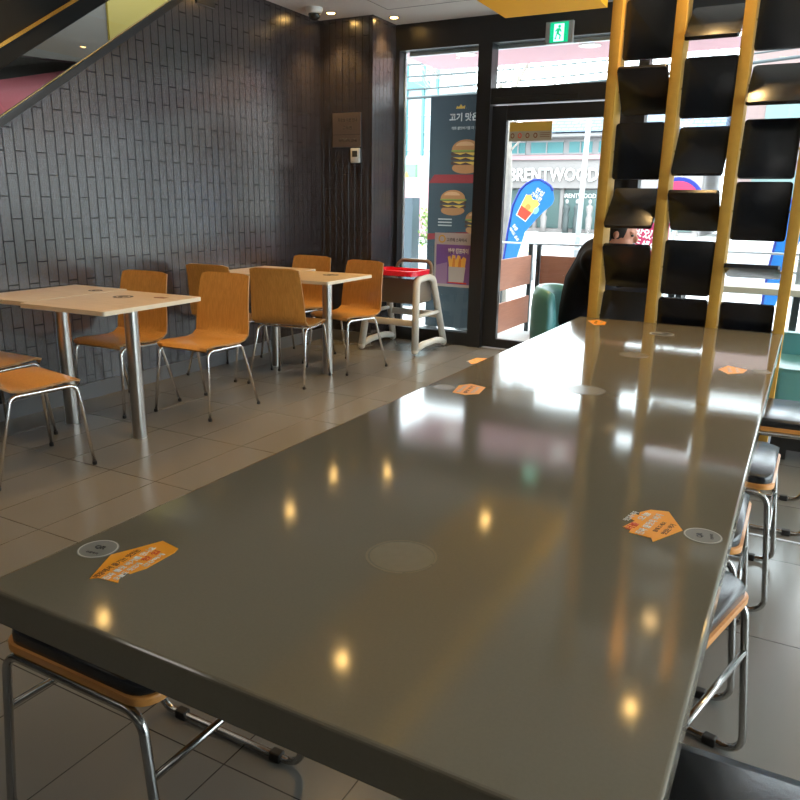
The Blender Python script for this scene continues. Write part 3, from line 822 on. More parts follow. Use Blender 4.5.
for s in (-1, 1):
    ellipsoid(bm, hp(-.01, s*.078, -.005), (.018, .010, .030), HR); ellipsoid(bm, hp(.072, s*.034, .026), (.016, .024, .008), HR)
bm = remesh(bm, .005)
body = link('body', bm, M['skin'], pe, smooth=True)
for s in (-1, 1):
    bm = NB(); ellipsoid(bm, hp(.078, s*.030, .008), (.010, .014, .008), HR); link('eye', bm, M['discink'], body, smooth=True)
# hair cap
bm = NB(); ellipsoid(bm, hp(-.018, 0, .034), (.105, .088, .103), HR)
geom = list(bm.verts)
HI = HR.inverted()
dl = [v for v in bm.verts if (HI @ (v.co-HEAD)).x > .052 and (HI @ (v.co-HEAD)).z < .075 or (HI @ (v.co-HEAD)).z < -.055]
bmesh.ops.delete(bm, geom=dl, context='VERTS'); ellipsoid(bm, hp(-.055, 0, -.03), (.055, .066, .062), HR)
link('hair', bm, M['hair'], pe, smooth=True)
# jacket
jc = [[(pel+V((0, 0, .03)), .150), (V((-.01, 0, .66)), .155), (chest, .168), (uch, .140), (neck, .075)]]
for s in (-1, 1): jc.append([(pel+V((0, s*.05, .03)), .135), (chest+V((0, s*.07, 0)), .14), (uch+V((0, s*.08, -.02)), .12)])
for s in (-1, 1):
    sh, el, wr, pm = arm(s); jc.append([(uch, .145), (sh, .085), ((sh+el)/2, .072), (el, .064), ((el+wr)/2, .055), (wr, .040)])
me = skin_mesh(jc, 2); bm = NB(); bm.from_mesh(me); bm = remesh(bm, .012); link('jacket', bm, M['jacket'], pe, smooth=True)
bm = NB(); tube(bm, [neck+V((-.055, -.05, .0)), neck+V((-.075, 0, .02)), neck+V((-.055, .05, .0)), neck+V((.0, .075, -.02)), neck+V((.05, .05, -.04)), neck+V((.065, 0, -.05)), neck+V((.05, -.05, -.04)), neck+V((0, -.075, -.02))], .024, 8, closed=True)
link('collar', bm, M['jacket'], pe, smooth=True)
tc = [[(pel, .135), (pel+V((0, 0, .03)), .13)]]
for s in (-1, 1):
    h, k, a, f = leg(s); tc.append([(pel, .135), (h, .098), ((h+k)/2, .085), (k, .070), ((k+a)/2, .064), (a+V((0, 0, .03)), .050)])
me = skin_mesh(tc, 1); bm = NB(); bm.from_mesh(me); bm = remesh(bm, .012); link('trousers', bm, M['trouser'], pe, smooth=True)
for s in (-1, 1):
    h, k, a, f = leg(s); bm = NB(); ellipsoid(bm, V((a.x+.055, a.y, .045)), (.135, .048, .048)); ellipsoid(bm, V((a.x, a.y, .08)), (.055, .046, .055))
    for v in bm.verts: v.co.z = max(v.co.z, 0.0)
    link('shoe', bm, M['shoe'], pe, smooth=True)

# ------------------------------------------------------------------ CEILING / WALL FITTINGS
def area(name, loc, rot, sx, sy, e, col):
    l = bpy.data.lights.new(name, 'AREA'); l.shape = 'RECTANGLE'; l.size = sx; l.size_y = sy; l.energy = e; l.color = col
    o = bpy.data.objects.new(name, l); COL.objects.link(o); o.location = loc; o.rotation_euler = rot; return o
downs = [(-3.79, 5.70, 'near the dome camera in the tiled corner'), (-3.38, 6.05, 'above the left window by the pillar'), (-3.63, 4.78, 'over the far cafe tables'),
         (-3.62, 2.80, 'over the near cafe tables'), (-.50, 3.60, 'between two amber slats of the screen'),
         (-1.19, 5.05, 'over the teal tub chair'), (.9, 2.6, 'over the aisle right of the stools'), (.9, 5.0, 'over the window table'),
         (-3.62, .9, 'beside the stair wall, nearest the rear'), (2.6, 3.6, 'by the right-hand windows')]
def downlight(x, y, z, lab, power, first=[None], colr=(1, .64, .26)):
    if first[0] is None:
        t = thing('recessed_downlight', lab, 'ceiling light', (x, y, z), group='warm recessed downlights')
        bm = NB(); ring(bm, .034, .050, -.004, .004, n=24); link('trim_ring', bm, M['lamprim'], t)
        bm = NB(); lathe(bm, [(.033, -.0005), (.026, -.003)], 20); link('lamp_lens', bm, M['lamp'], t)
        first[0] = t
    else: t = dup(first[0], (x, y, z), 0, lab)
    l = bpy.data.lights.new('downlight_beam', 'SPOT'); l.energy = power; l.color = colr; l.spot_size = math.radians(95); l.spot_blend = .7; l.shadow_soft_size = .045
    o = bpy.data.objects.new('downlight_beam', l); COL.objects.link(o); o.location = (x, y, z-.02)
for x, y, lab in downs: downlight(x, y, ZC, 'small warm downlight in the ceiling '+lab, 26 if y > 5.5 else 18 if x > -1.3 and y > 4.9 and x < 0 else 40)
downlight(-1.93, 5.03, 2.60, 'small warm downlight set in the yellow soffit', 60)
downlight(-1.90, 2.93, 2.60, 'small warm downlight in the yellow soffit above the table middle', 60)

def fill_light(x, y, lab, power, first=[None], z=ZC):  # unseen fill fixtures, added to lift the interior brightness
    if first[0] is None:
        t = thing('ceiling_fill_light', lab, 'ceiling light', (x, y, ZC), group='added square ceiling fill lights')
        bm = NB(); ring_o = [(-.31, -.31), (.31, -.31), (.31, .31), (-.31, .31)]
        box(bm, -.31, .31, -.31, -.295, -.012, 0); box(bm, -.31, .31, .295, .31, -.012, 0); box(bm, -.31, -.295, -.295, .295, -.012, 0); box(bm, .295, .31, -.295, .295, -.012, 0)
        link('frame', bm, M['whiteplastic'], t); obox('diffuser', -.295, .295, -.295, .295, -.006, -.001, M['whitelamp'], t); first[0] = t
    else: dup(first[0], (x, y, z), 0, lab)
    area('fill_beam', (x, y, z-.02), (0, 0, 0), .58, .58, power, (1, .93, .82))
for x, y, lab in ((-2.9, .6, 'added square ceiling fill light left of the camera'), (-2.9, -1.6, 'added square ceiling fill light at the rear left'), (.2, .2, 'added square ceiling fill light above the camera'), (.2, -1.8, 'added square ceiling fill light behind the camera'), (2.4, .6, 'added square ceiling fill light right of the camera'), (2.4, -1.6, 'added square ceiling fill light at the rear right')):
    fill_light(x, y, lab, 1)
fill_light(-4.62, 4.0, 'added square fill light high in the stairwell', 32, z=4.2)  # added fill light so the pink and ochre stair panels show
cm = thing('dome_camera', 'white ceiling dome camera in the tiled corner', 'security camera', (-3.82, 5.50, ZC))
bm = NB(); lathe(bm, [(.070, 0), (.072, -.012), (.060, -.040), (.052, -.045)], 28); link('housing', bm, M['whiteplastic'], cm, autos=40)
bm = NB(); lathe(bm, [(.050, -.040), (.049, -.060), (.040, -.078), (.022, -.090), (.001, -.094)], 28); link('dome', bm, M['darkdome'], cm, smooth=True)

pq = thing('wall_plaque', 'bronze-brown notice plaque on the dark tiled back wall', 'plaque', (-3.753, YB, 1.90))
fp = frame((0, -.008, 0), (1, 0, 0), (0, 0, 1))
bm = NB(); box(bm, -.147, .147, -.008, 0, -.143, .143, .001); link('plate', bm, M['plaque'], pq)
bm = NB(); box(bm, -.147, .147, -.0088, -.008, -.040, -.037)
link('dividing_line', bm, M['plaqueink'], pq)
for k, (b, w, z) in enumerate((('화장실 이용 안내', .20, .085), ('고객용', .10, .02), ('와이파이 안내', .19, -.085))):
    text('lettering', b, w, frame((.01, -.008, z), (1, 0, 0), (0, 0, 1)), M['plaqueink'], pq, depth=.0006, bold=.02, height=.034)
th = thing('thermostat', 'small white thermostat below the plaque', 'thermostat', (-3.658, YB, 1.683))
bm = NB(); box(bm, -.045, .045, -.022, 0, -.062, .062, .005); link('housing', bm, M['whiteplastic'], th, autos=40)
bm = NB(); box(bm, -.027, .027, -.0235, -.021, -.012, .040); link('display', bm, M['lcd'], th)

ex = thing('exit_sign', 'green running-man emergency exit sign above the entrance', 'sign', (-1.99, YW, 2.622))
bm = NB(); box(bm, -.113, .113, -.035, 0, -.082, .082, .004); link('housing', bm, M['greyplastic'], ex)
fe = frame((0, -.0355, 0), (1, 0, 0), (0, 0, 1))
art('pictogram', [([(-.075, -.075), (.075, -.075), (.075, .075), (-.075, .075)], 'exitgreen'),
    ([(-.042, -.066), (.040, -.066), (.040, .062), (-.042, .062)], 'exitwhite'),
    (ell(.002, .042, .012, .012, 12), 'exitgreen'),
    ([(-.016, .030), (.010, .028), (.022, .004), (.014, .0), (.004, .014), (.0, -.008), (.018, -.022), (.012, -.052), (.002, -.052), (.006, -.026), (-.014, -.014), (-.022, -.052), (-.036, -.050), (-.034, -.040), (-.028, -.040), (-.018, .004), (-.016, .014), (-.026, .004), (-.034, .010)], 'exitgreen')], fe, ex)

# ------------------------------------------------------------------ BANNER / POSTER (flat prints)
bn2 = thing('burger_banner', 'tall slate-blue burger banner standing outside the left window', 'banner', (-3.11, 6.86, 0))
obox('panel', -.30, .30, 0, .012, .06, 2.28, M['banner'], bn2)
for x in (-.25, .25): obox('foot', x-.02, x+.02, -.12, .14, 0, .06, M['post'], bn2)
fb = frame((0, 0, 0), (1, 0, 0), (0, 0, 1))
def burger(cx, cz, s, patties):
    L = [(ell(cx, cz, .15*s, .055*s, 16), 'bun')]
    z = cz+.03*s
    for k in range(patties):
        L.append((rrect(cx-.165*s, cx+.165*s, z, z+.035*s, .015*s, 3), 'patty')); z += .03*s
        L.append((([(cx-.14*s, z), (cx+.15*s, z), (cx+.08*s, z-.03*s), (cx, z-.005*s), (cx-.06*s, z-.022*s)]), 'cheese')); z += .015*s
    L.append((rrect(cx-.16*s, cx+.17*s, z-.008*s, z+.012*s, .009*s, 3), 'lettuce'))
    L.append((ell(cx, z+.01*s, .155*s, .10*s, 16, 0, 180), 'bun')); L.append((ell(cx-.01*s, z+.05*s, .10*s, .04*s, 16, 0, 180), 'bunlight'))
    return L
L = [([(-.30, 1.48), (.30, 1.48), (.30, 1.56), (-.24, 1.56)], 'bannerred')]+burger(.09, 1.62, .95, 3)
art('burger_picture', L, fb, bn2, step=.0006)
L = [([(-.30, .93), (.30, .98), (.30, 1.03), (-.30, .99)], 'bannerred')]+burger(-.03, 1.22, .85, 2)+burger(.24, 1.04, .8, 2)
art('burger_picture', L, fb, bn2, step=.0006)
ftx = lambda x, z: frame((x, -.0012, z), (1, 0, 0), (0, 0, 1))
text('headline', '고기 맛은 두배', .46, ftx(.135, 2.085), M['bannertext'], bn2, bold=.03, height=.075, depth=.0006)
text('small_lettering', '직화 불맛버거를 더 진하게', .32, ftx(.09, 1.985), M['bannertext'], bn2, bold=.01, height=.03, depth=.0006)
bm = NB(); 
for z in (1.13, 1.10, 1.07): box(bm, -.18, -.03, -.0105, -.0095, z, z+.012)
link('caption_lines', bm, M['bannertext'], bn2)
art('crown_mark', [([(-.03, 2.16), (.06, 2.16), (.065, 2.19), (.04, 2.175), (.02, 2.20), (0, 2.175), (-.02, 2.185)], 'cheese')], fb, bn2, step=.0006)

po = thing('fries_poster', 'white and purple fries poster stuck inside the left window glass', 'poster', (-2.885, YW+.036, .78))
art('print', [([(-.185, -.245), (.185, -.245), (.185, .245), (-.185, .245)], 'posterwhite'), ([(-.165, -.22), (.185, -.22), (.185, .14), (-.165, .14)], 'posterpurple'),
    ([(-.165, -.22), (-.05, -.22), (-.05, -.02), (-.165, -.05)], 'posterlilac'), (ell(-.11, .19, .036, .036, 16), 'cheese'), (ell(-.11, .19, .024, .024, 16), 'posterwhite'),
    ([(-.03, -.06), (-.045, .03), (-.02, .04), (-.01, .0), (0, .05), (.03, .045), (.035, .0), (.055, .05), (.08, .04), (.085, 0), (.11, .035), (.14, .02), (.13, -.06)], 'fries'),
    ([(.0, -.06), (.01, .02), (.03, .02), (.03, -.06)], 'friesdeep'), ([(.06, -.06), (.07, .02), (.09, .015), (.09, -.06)], 'friesdeep'),
    ([(-.035, -.06), (.135, -.06), (.12, -.20), (-.03, -.20)], 'posterwhite'), ([(-.04, -.20), (.15, -.20), (.15, -.213), (-.04, -.208)], 'redprint')], frame((0, 0, 0), (1, 0, 0), (0, 0, 1)), po, step=.0005)
fq = lambda x, z: frame((x, -.0065, z), (1, 0, 0), (0, 0, 1))
po2 = text('headline', '고르메 스파이시', .20, fq(.04, .185), M['posterink'], po, bold=.02, height=.035, depth=.0004)
text('headline', '바삭 킹프라이', .20, fq(.06, .085), M['white'], po, bold=.03, height=.05, depth=.0004)

# ------------------------------------------------------------------ OUTSIDE
struct(obox('trim_7', -3.8, XR+.6, YW+.16, 7.84, 2.69, 2.85, M['soffit']))     # canopy over the terrace
struct(obox('terrace_paving', -12, 12, YW+.02, 9.0, -.12, 0, M['pave']))
struct(obox('pavement', -60, 60, 9.0, 12.5, -.14, -.02, M['pave']))
struct(obox('road', -60, 60, 12.5, 31, -.2, -.04, M['asphalt']))
struct(obox('far_pavement', -60, 60, 31, 60, -.14, .05, M['pave']))
ln = obox('road_marking', -30, 30, 21.6, 21.8, -.042, -.03, M['yellowline']); tag(ln, 'yellow centre line painted along the street', 'road marking')
for i, (x, y) in enumerate(((-3.18, 7.14), (-1.99, 7.19), (-.75, 7.2), (.6, 7.2))):
    if i == 0:
        c0 = thing('canopy_light', 'round white canopy light outside above the left window', 'ceiling light', (x, y, 2.69), group='round lights under the pink canopy')
        bm = NB(); ring(bm, .075, .10, -.008, .0, n=28); link('trim_ring', bm, M['whiteplastic'], c0)
        bm = NB(); lathe(bm, [(.075, 0), (.07, -.004)], 24); link('lamp_lens', bm, M['whitelamp'], c0)
    else: dup(c0, (x, y, 2.69), 0, ['', 'round white canopy light outside over the entrance door', 'round white canopy light outside behind the slatted screen', 'round white canopy light outside beyond the right window'][i])
# terrace fence
fn = thing('terrace_fence', 'reddish board terrace fence with charcoal posts outside the door', 'fence', (-2.47, 7.45, 0))
for z0, z1 in ((.50, .79), (.10, .38)):
    bm = NB(); box(bm, -.045, -.02, -1.0, -.03, z0, z1, .003); link('board', bm, M['fence'], fn)
    bm = NB(); box(bm, .07, 1.35, .0, .025, z0, z1, .003); link('board', bm, M['fence'], fn)
for x, y in ((-.04, .0), (.045, .01), (1.37, .01), (-.03, -.98)):
    bm = NB(); box(bm, x-.02, x+.02, y-.02, y+.02, 0, .90, .002); link('post', bm, M['post'], fn)
bm = NB(); tube(bm, [(-.6, .0, .905), (1.4, .01, .905)], .010, 8); link('top_rail', bm, M['rail'], fn, smooth=True)
# second fence run behind the screen
fn2 = thing('terrace_railing', 'thin grey terrace railing seen through the louvre gaps', 'railing', (-1.0, 7.6, 0))
bm = NB()
for z in (.90, .74, .6): tube(bm, [(0, 0, z), (3.6, 0, z)], .010, 8)
link('rails', bm, M['rail'], fn2, smooth=True)
for x in (0, .95, 1.9, 2.8, 3.6):
    bm = NB(); box(bm, x-.02, x+.02, -.02, .02, 0, .92); link('post', bm, M['rail'], fn2)

# feather flags
FL = [(-3.319, .30), (-3.31, .647), (-3.273, .988), (-3.226, 1.285), (-3.148, 1.46), (-3.075, 1.53), (-2.993, 1.575), (-2.91, 1.583), (-2.845, 1.553), (-2.775, 1.51), (-2.741, 1.455), (-2.719, 1.36), (-2.74, 1.30), (-2.88, 1.175), (-3.054, .971), (-3.137, .668), (-3.19, .30)]
FL = [(x+3.319, z) for x, z in FL]
def flag(name, lab, loc, detail):
    t = thing(name, lab, 'flag', loc)
    fm = frame((0, 0, 0), (1, 0, 0), (0, 0, 1))
    bm = NB(); prism(bm, FL, -.003, .003, mx=fm); f = link('fabric', bm, M['flagblue'], t)
    path = [(x, 0, z) for x, z in FL[:11]]
    bm = NB(); tube(bm, [(x+ (.0), 0, z) for x, _, z in path], .014, 8); link('navy_edge', bm, M['flagnavy'], t, smooth=True)
    bm = NB(); tube(bm, [(0, 0, 0), (0, 0, .35)], .012, 8); lathe(bm, [(.16, 0), (.16, .03), (.03, .05)], 20); link('base', bm, M['post'], t)
    if detail:
        rot = math.radians(-32)
        def P_(pts, cx, cz): return [(cx+x*math.cos(rot)-z*math.sin(rot), cz+x*math.sin(rot)+z*math.cos(rot)) for x, z in pts]
        L = [(P_([(-.075, -.13), (.075, -.13), (.105, .14), (-.105, .14)], .27, 1.24), 'white'), (P_([(-.065, -.12), (.065, -.12), (.082, .0), (-.082, .0)], .27, 1.24), 'redprint'),
             (P_([(-.085, .0), (.085, .0), (.10, .13), (.05, .16), (0, .13), (-.05, .165), (-.10, .13)], .27, 1.24), 'fries'), (P_(ell(0, .03, .035, .035, 12), .27, 1.24), 'friesdeep'), (P_(ell(.11, .05, .03, .045, 10), .27, 1.24), 'mint')]
        ff = frame((0, -.004, 0), (1, 0, 0), (0, 0, 1))
        art('drink_picture', L, ff, t, step=.0008)
        c, s = math.cos(rot), math.sin(rot)
        def tm(x, z): return frame((x, -.006, z), (c, 0, s), (-s, 0, c))
        text('lettering', '한입', .11, tm(.42, 1.44), M['white'], t, bold=.03, depth=.001)
        text('lettering', '가득한', .15, tm(.385, 1.385), M['white'], t, bold=.03, depth=.001)
        c, s = math.cos(math.radians(-52)), math.sin(math.radians(-52))
        text('lettering', '달콤', .08, tm(.14, 1.02), M['white'], t, bold=.03, depth=.001)
        text('lettering', '에이드 음료', .19, tm(.13, .94), M['white'], t, bold=.03, depth=.001)
    return t
f1 = flag('feather_flag', 'blue feather flag with drink picture standing outside the entrance', (-3.319, 8.8, 0), True)
flag('feather_flag', 'blue feather flag glimpsed through the lower right louvre gap', (-.36, 8.8, 0), False)
# round red sign and magenta banner behind the screen
rs = thing('round_sign', 'round red and blue sign glimpsed between louvres in the middle column', 'sign', (-1.46, 9.6, 0))
fs_ = frame((0, 0, 1.34), (1, 0, 0), (0, 0, 1))
bm = NB(); prism(bm, ell(0, 0, .30, .30, 32), -.01, .01, mx=fs_); link('blue_disc', bm, M['flagnavy'], rs)
bm = NB(); prism(bm, ell(0, 0, .255, .255, 32), .01, .015, mx=fs_); link('red_disc', bm, M['magenta'], rs)
bm = NB(); tube(bm, [(0, .02, 0), (0, .02, 1.1)], .02, 8); lathe(bm, [(.2, 0), (.2, .03), (.03, .05)], 16); link('stand', bm, M['rail'], rs)
mb = thing('magenta_banner', 'magenta cloth banner with white lettering beyond the person', 'banner', (-1.67, 9.0, 0))
bm = NB(); box(bm, -.19, .25, -.006, .006, .55, 1.12); link('cloth', bm, M['magenta'], mb)
for x in (-.19, .25):
    bm = NB(); tube(bm, [(x, .01, 0), (x, .01, 1.14)], .012, 8); link('pole', bm, M['rail'], mb, smooth=True)
text('lettering', '맛있게', .30, frame((.02, -.0062, .99), (.96, 0, -.25), (.25, 0, .96)), M['white'], mb, bold=.03, depth=.002)
text('lettering', '드세요', .28, frame((.0, -.0062, .87), (.96, 0, -.25), (.25, 0, .96)), M['white'], mb, bold=.03, depth=.002)

# tree outside
tr = thing('bare_tree', 'pale trunked bare street tree left of the shop sign', 'tree', (-3.44, 9.1, 0))
bm = NB()
tube(bm, [(.02, 0, 0), (.0, 0, .7), (.03, 0, 1.5), (-.02, .02, 2.2), (.05, .03, 2.9)], .065, 10, r2=.035)
link('trunk', bm, M['bark'], tr, smooth=True)
def twigs(bm, p, dr, ln, r, depth):
    q = p+dr*ln; tube(bm, [p, (p+q)/2+V((random.uniform(-.04, .04), 0, random.uniform(-.02, .02))), q], r, 5, r2=r*.6)
    if depth:
        for k in range(3):
            nd = (dr+V((random.uniform(-.8, .8), random.uniform(-.5, .5), random.uniform(-.3, .5)))).normalized()
            twigs(bm, p+dr*ln*random.uniform(.5, 1), nd, ln*.66, r*.6, depth-1)
random.seed(7); bm = NB()
twigs(bm, V((.05, .03, 2.7)), V((.5, 0, .8)).normalized(), .7, .025, 4); twigs(bm, V((-.02, .02, 2.2)), V((.7, .1, .6)).normalized(), .6, .02, 3)
twigs(bm, V((.0, 0, 1.9)), V((.5, .1, .55)).normalized(), .3, .014, 2)
link('branches', bm, M['bark'], tr)
random.seed(11)
for X, Y, lab in ((-7.35, 17.5, 'leafless street tree across the road, leftmost of the far ones'), (-8.9, 19.5, 'leafless street tree across the road, second of the far ones'), (-3.1, 20.5, 'leafless street tree across the road, rightmost of the far ones')):
    t2 = thing('bare_tree', lab, 'tree', (X, Y, 0), group='far bare street trees')
    bm = NB(); tube(bm, [(0, 0, 0), (.04, 0, 1.6), (-.03, 0, 3.2)], .055, 8, r2=.035); link('trunk', bm, M['bark'], t2, smooth=True)
    bm = NB()
    for dx in (-.5, .0, .5): twigs(bm, V((-.03, 0, 3.1)), V((dx, .1, 1)).normalized(), 1.15, .03, 4)
    link('branches', bm, M['bark'], t2)
# utility pole + wires
up = thing('utility_pole', 'tall pale utility pole across the street in front of the shop sign', 'pole', (-5.2, 19, 0))
bm = NB(); tube(bm, [(0, 0, -.04), (.08, 0, 4.2)], .07, 12, r2=.055); link('shaft', bm, M['rail'], up, smooth=True)
random.seed(3)
for i, (y, za, zb, lab) in enumerate(((16, 3.62, 4.55, 'thick overhead street cable, lowest of the row'), (16.3, 3.85, 4.75, 'overhead street cable, second lowest'), (16.6, 4.25, 4.9, 'overhead street cable above two others'), (17, 4.6, 5.2, 'thin overhead street cable, highest of the row'))):
    bm = NB(); pts = []
    for k in range(17):
        u = k/16; pts.append((-14+20*u, y, za+(zb-za)*u-.35*math.sin(PI*u)))
    tube(bm, pts, .030 if i == 0 else .016, 6); o = link('overhead_cable', bm, M['post'], None, smooth=True); tag(o, lab, 'cable', 'overhead street cables')
# roadside guard rail
gr = thing('roadside_railing', 'grey metal roadside railing beyond the terrace', 'railing', (-7, 13, 0))
bm = NB()
for z in (.78, .56, .34): tube(bm, [(0, 0, z), (12, 0, z)], .016, 6)
link('rails', bm, M['rail'], gr, smooth=True)
for k in range(9):
    bm = NB(); tube(bm, [(1.25+k*1.42, 0, -.02), (1.25+k*1.42, 0, .84)], .032, 8); link('post', bm, M['rail'], gr, smooth=True)

# shop building
B0 = V((-16.5, 36, 0))
sb = thing('shop_building', 'pale two storey BRENTWOOD shop building across the street', 'building', tuple(B0))
def bb(name, x0, x1, y0, y1, z0, z1, m, parent=sb): return obox(name, x0-B0.x, x1-B0.x, y0, y1, z0, z1, M[m], parent)
bb('wall', -16.5, -4.5, .5, 7, .05, 4.9, 'bldg')
fa = bb('fascia', -16.5, -4.5, 0, .5, 2.12, 3.42, 'bldgfascia')
bb('cornice', -16.5, -4.5, -.12, .5, 3.42, 3.62, 'bldgpink')
bb('plinth', -16.5, -4.5, .1, .5, .05, .22, 'bldgfascia')
k = 0
for x0, x1 in ((-16.3, -14.2), (-14.0, -12.2), (-12.05, -10.9), (-10.75, -8.9), (-8.7, -6.9), (-6.7, -4.8)):
    w = bb('shop_window', x0, x1, .40, .5, .25, 2.05, 'bldgglass')
for x in (-16.4, -14.1, -12.12, -10.82, -8.8, -6.8, -4.65): bb('pilaster', x-.08, x+.08, .2, .5, .05, 2.12, 'bldgfascia')
for x0, x1 in ((-13.6, -12.9), (-12.6, -11.0), (-10.7, -9.6), (-9.3, -8.2), (-7.7, -6.0)):
    w = bb('upper_window', x0, x1, .44, .5, 3.75, 4.25, 'tealmetal')
    bm = NB(); box(bm, x0-B0.x-.06, x1-B0.x+.06, .38, .44, 4.25, 4.32); box(bm, x0-B0.x-.06, x1-B0.x+.06, .38, .44, 3.68, 3.75); box(bm, (x0+x1)/2-B0.x-.03, (x0+x1)/2-B0.x+.03, .38, .44, 3.75, 4.25)
    link('frame', bm, M['bldg'], w)
bb('balcony_slab', -14.0, -4.5, -.5, .5, 4.42, 4.55, 'bldg')
bm = NB(); prism(bm, [(-.7, 4.6), (.0, 5.15), (3.5, 6.2), (7, 4.6)], -11.4-B0.x, -3.8-B0.x)
for v in bm.verts: v.co = V((v.co.z, v.co.x, v.co.y))
link('blue_tiled_roof', bm, M['blueroof'], sb)
bm = NB(); prism(bm, [(1.5, 5.1), (2.2, 5.6), (6, 5.6), (7, 5.1)], -13.6-B0.x, -10.0-B0.x)
for v in bm.verts: v.co = V((v.co.z, v.co.x, v.co.y))
link('brown_roof', bm, M['redroof'], sb)
text('sign_letters', 'BRENTWOOD', 4.4, frame((-11.28-B0.x, -.0, 2.73), (1, 0, 0), (0, 0, 1)), M['letter'], fa, depth=-.0, bold=.012, height=.62) if False else None
def bigtext(name, body, w, h, x, y, z, m, par, dp, bold=.015, space=1.0):
    o = text(name, body, w, frame((x, y, z), (1, 0, 0), (0, 0, 1)), m, par, depth=dp, bold=bold, height=h, space=space); return o
bigtext('sign_letters', 'BRENTWOOD', 4.35, .62, -11.26-B0.x, -.02, 2.73, M['letter'], fa, .10)
bigtext('window_letters', 'BRENTWOOD', 1.62, .22, -10.02-B0.x, .38, 1.78, M['letter'], sb, .03)
cb = thing('corner_building', 'long dull brick building across the street behind the slatted screen', 'building', (-3.4, 36.5, 0))
obox('wall', 0, 68, 0, 6, 0.05, 8.4, M['brickwall'], cb)
obox('cornice', 0, 68, -.15, 0, 3.3, 3.6, M['bldgfascia'], cb)
obox('parapet', -.1, 68.1, -.2, 6.1, 8.4, 8.7, M['bldgfascia'], cb)
for k in range(18):
    obox('shop_window', .8+k*3.7, 3.6+k*3.7, -.04, 0, .5, 2.9, M['bldgglass'], cb)
    w2 = obox('upper_window', 1.0+k*3.7, 2.9+k*3.7, -.04, 0, 4.3, 6.2, M['bldgglass'], cb)
# mannequins in the shop window
for i, (x, m_) in enumerate(((-11.5, 'bldgfascia'), (-10.4, 'bldgdark'), (-9.9, 'bldgdark'), (-9.3, 'bldgfascia'), (-12.9, 'magenta'))):
    o_ = thing('mannequin', ['pale clothed mannequin, leftmost but one before the shop window', 'dark clothed mannequin below the white window letters', 'dark clothed mannequin right of the other dark one', 'pale clothed mannequin at the right of the shop window', 'red clothed mannequin at the far left of the shop window'][i], 'mannequin', (x, 35.72, .05), group='mannequins in the shop window')
    bm = NB(); lathe(bm, [(.16, 0), (.13, .3), (.16, .7), (.10, .85), (.17, 1.15), (.15, 1.25), (.05, 1.32), (.05, 1.36)], 12); link('garment', bm, M[m_], o_, smooth=True)
    bm = NB(); ellipsoid(bm, (0, 0, 1.45), (.08, .09, .11)); link('head', bm, M['bldg'], o_, smooth=True)

# white towers seen in the left window
tw = thing('tower_building', 'white and teal clad building far behind the left window', 'building', (-18.5, 30, 0))
obox('wall', 0, 4.3, 0, 3, 0, 7.2, M['tower'], tw)
for x in (2.45, 3.25, 3.9):
    bm = NB(); box(bm, x-.05, x+.05, -.12, 0, 3.3, 7.0); link('fin', bm, M['tealmetal'], tw)
bm = NB()
for z in (3.5, 4.2, 4.9, 5.6, 6.3): box(bm, 1.0, 4.3, -.04, 0, z, z+.04)
link('panel_joint', bm, M['rail'], tw)
bm = NB(); box(bm, 2.3, 3.5, -.2, -.0, 6.0, 6.25); link('sign_board', bm, M['tealmetal'], tw)
gs = thing('green_shop_sign', 'green and yellow shop sign on the street seen left of the banner', 'sign', (-16.4, 28.5, 0))
bm = NB(); box(bm, 0, 1.6, 0, .2, 2.15, 2.85); link('board', bm, M['signgreen'], gs)
art('yellow_print', [([(.4, 2.2), (.6, 2.62), (.75, 2.35), (.9, 2.7), (1.05, 2.35), (1.2, 2.55), (1.35, 2.2)], 'signyellow')], frame((0, 0, 0), (1, 0, 0), (0, 0, 1)), gs, step=.03)
bm = NB(); box(bm, .2, .35, .2, .35, 0, 2.3); box(bm, 1.25, 1.4, .2, .35, 0, 2.3); link('support', bm, M['rail'], gs)
pk = thing('brick_block', 'pinkish brick block far down the street left of the banner', 'building', (-14.9, 27.6, 0)); obox('wall', 0, 3.5, 0, .8, 0, 2.3, M['bldgpink'], pk)
sp = obox('roadside_pillar', -4.62, -4.42, 8.45, 8.65, 0, 1.35, M['banner']); tag(sp, 'slate grey roadside pillar left of the burger banner', 'pillar')
sh = thing('roadside_shrub', 'small green shrub beside the slate pillar outside', 'shrub', (-4.16, 8.6, 0))
random.seed(5); bm = NB()
for k in range(14): tube(bm, [(0, 0, 0), (random.uniform(-.08, .08), random.uniform(-.08, .08), .5), (random.uniform(-.2, .2), random.uniform(-.2, .2), random.uniform(.8, 1.15))], .010, 5, r2=.004)
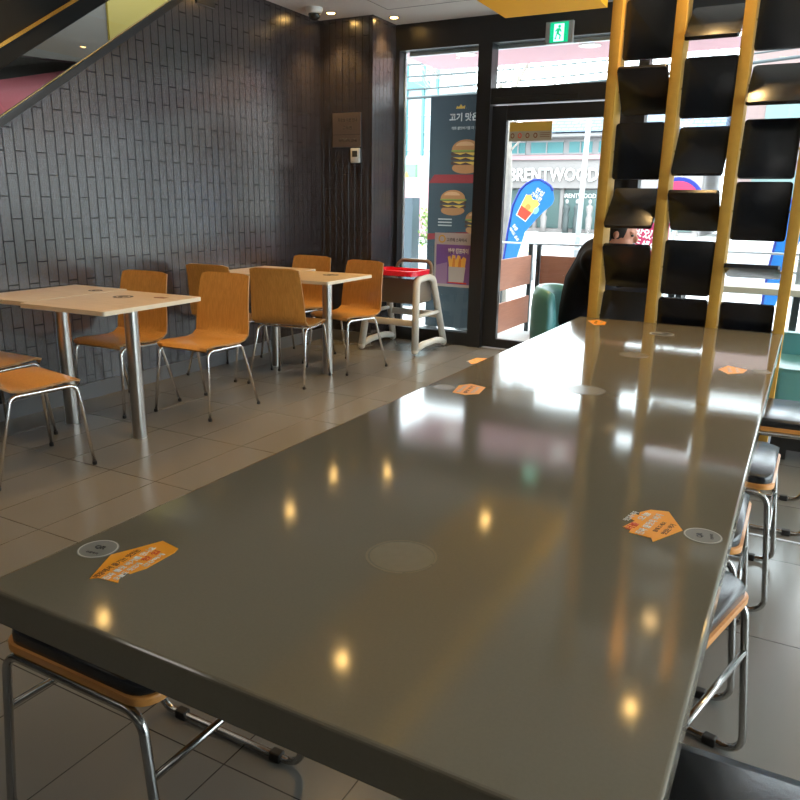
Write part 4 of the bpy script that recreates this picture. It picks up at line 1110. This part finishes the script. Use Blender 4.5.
link('stems', bm, M['bark'], sh)
bm = NB()
for k in range(420):
    a = random.uniform(0, 2*PI); rr = random.uniform(0, .22); z = random.uniform(.72, 1.22); c = V((rr*math.cos(a), rr*math.sin(a), z))
    d1 = V((random.uniform(-1, 1), random.uniform(-1, 1), random.uniform(-1, 1))).normalized()*.028; d2 = d1.orthogonal().normalized()*.014
    bm.faces.new([bm.verts.new(c-d1), bm.verts.new(c+d2), bm.verts.new(c+d1), bm.verts.new(c-d2)])
link('foliage', bm, M['leaf'], sh)
# terrace furniture glimpsed through the door
tt = thing('terrace_table', 'pale round terrace table behind the lower fence board', 'table', (-3.05, 7.25, 0))
bm = NB(); lathe(bm, [(.30, .44), (.305, .45), (.30, .46)], 32); link('tabletop', bm, M['pave'], tt, autos=40)
bm = NB(); tube(bm, [(0, 0, .0), (0, 0, .44)], .02, 8); lathe(bm, [(.18, 0), (.18, .02)], 24); link('pedestal', bm, M['post'], tt)

# ------------------------------------------------------------------ WORLD + SUN
w = bpy.data.worlds.new('World'); S.world = w; w.use_nodes = True
nt = w.node_tree; bg = nt.nodes['Background']
bg.inputs[0].default_value = (.86, .93, 1.0, 1); bg.inputs[1].default_value = 5.2
sun = bpy.data.lights.new('sun', 'SUN'); sun.energy = 1.0; sun.angle = math.radians(4); sun.color = (1, .97, .92)
so = bpy.data.objects.new('sun', sun); COL.objects.link(so); so.rotation_euler = (math.radians(52), 0, math.radians(20))

# ------------------------------------------------------------------ CAMERA
cam = bpy.data.cameras.new('camera'); co = bpy.data.objects.new('camera', cam); COL.objects.link(co); S.camera = co
cam.sensor_width = 36; cam.sensor_fit = 'HORIZONTAL'; cam.lens = 739.417/800*36; cam.clip_end = 300; cam.clip_start = .02
VX = V((-1019-400, -(177-400), -739.417)); VY = V((815-400, -(211-400), -739.417))
Yc = VY.normalized(); Xc = -VX.normalized(); Zc = Xc.cross(Yc)
R = Matrix((Xc, Yc, Zc)).to_4x4()
R.translation = (0, 0, 1.28)
co.matrix_world = R
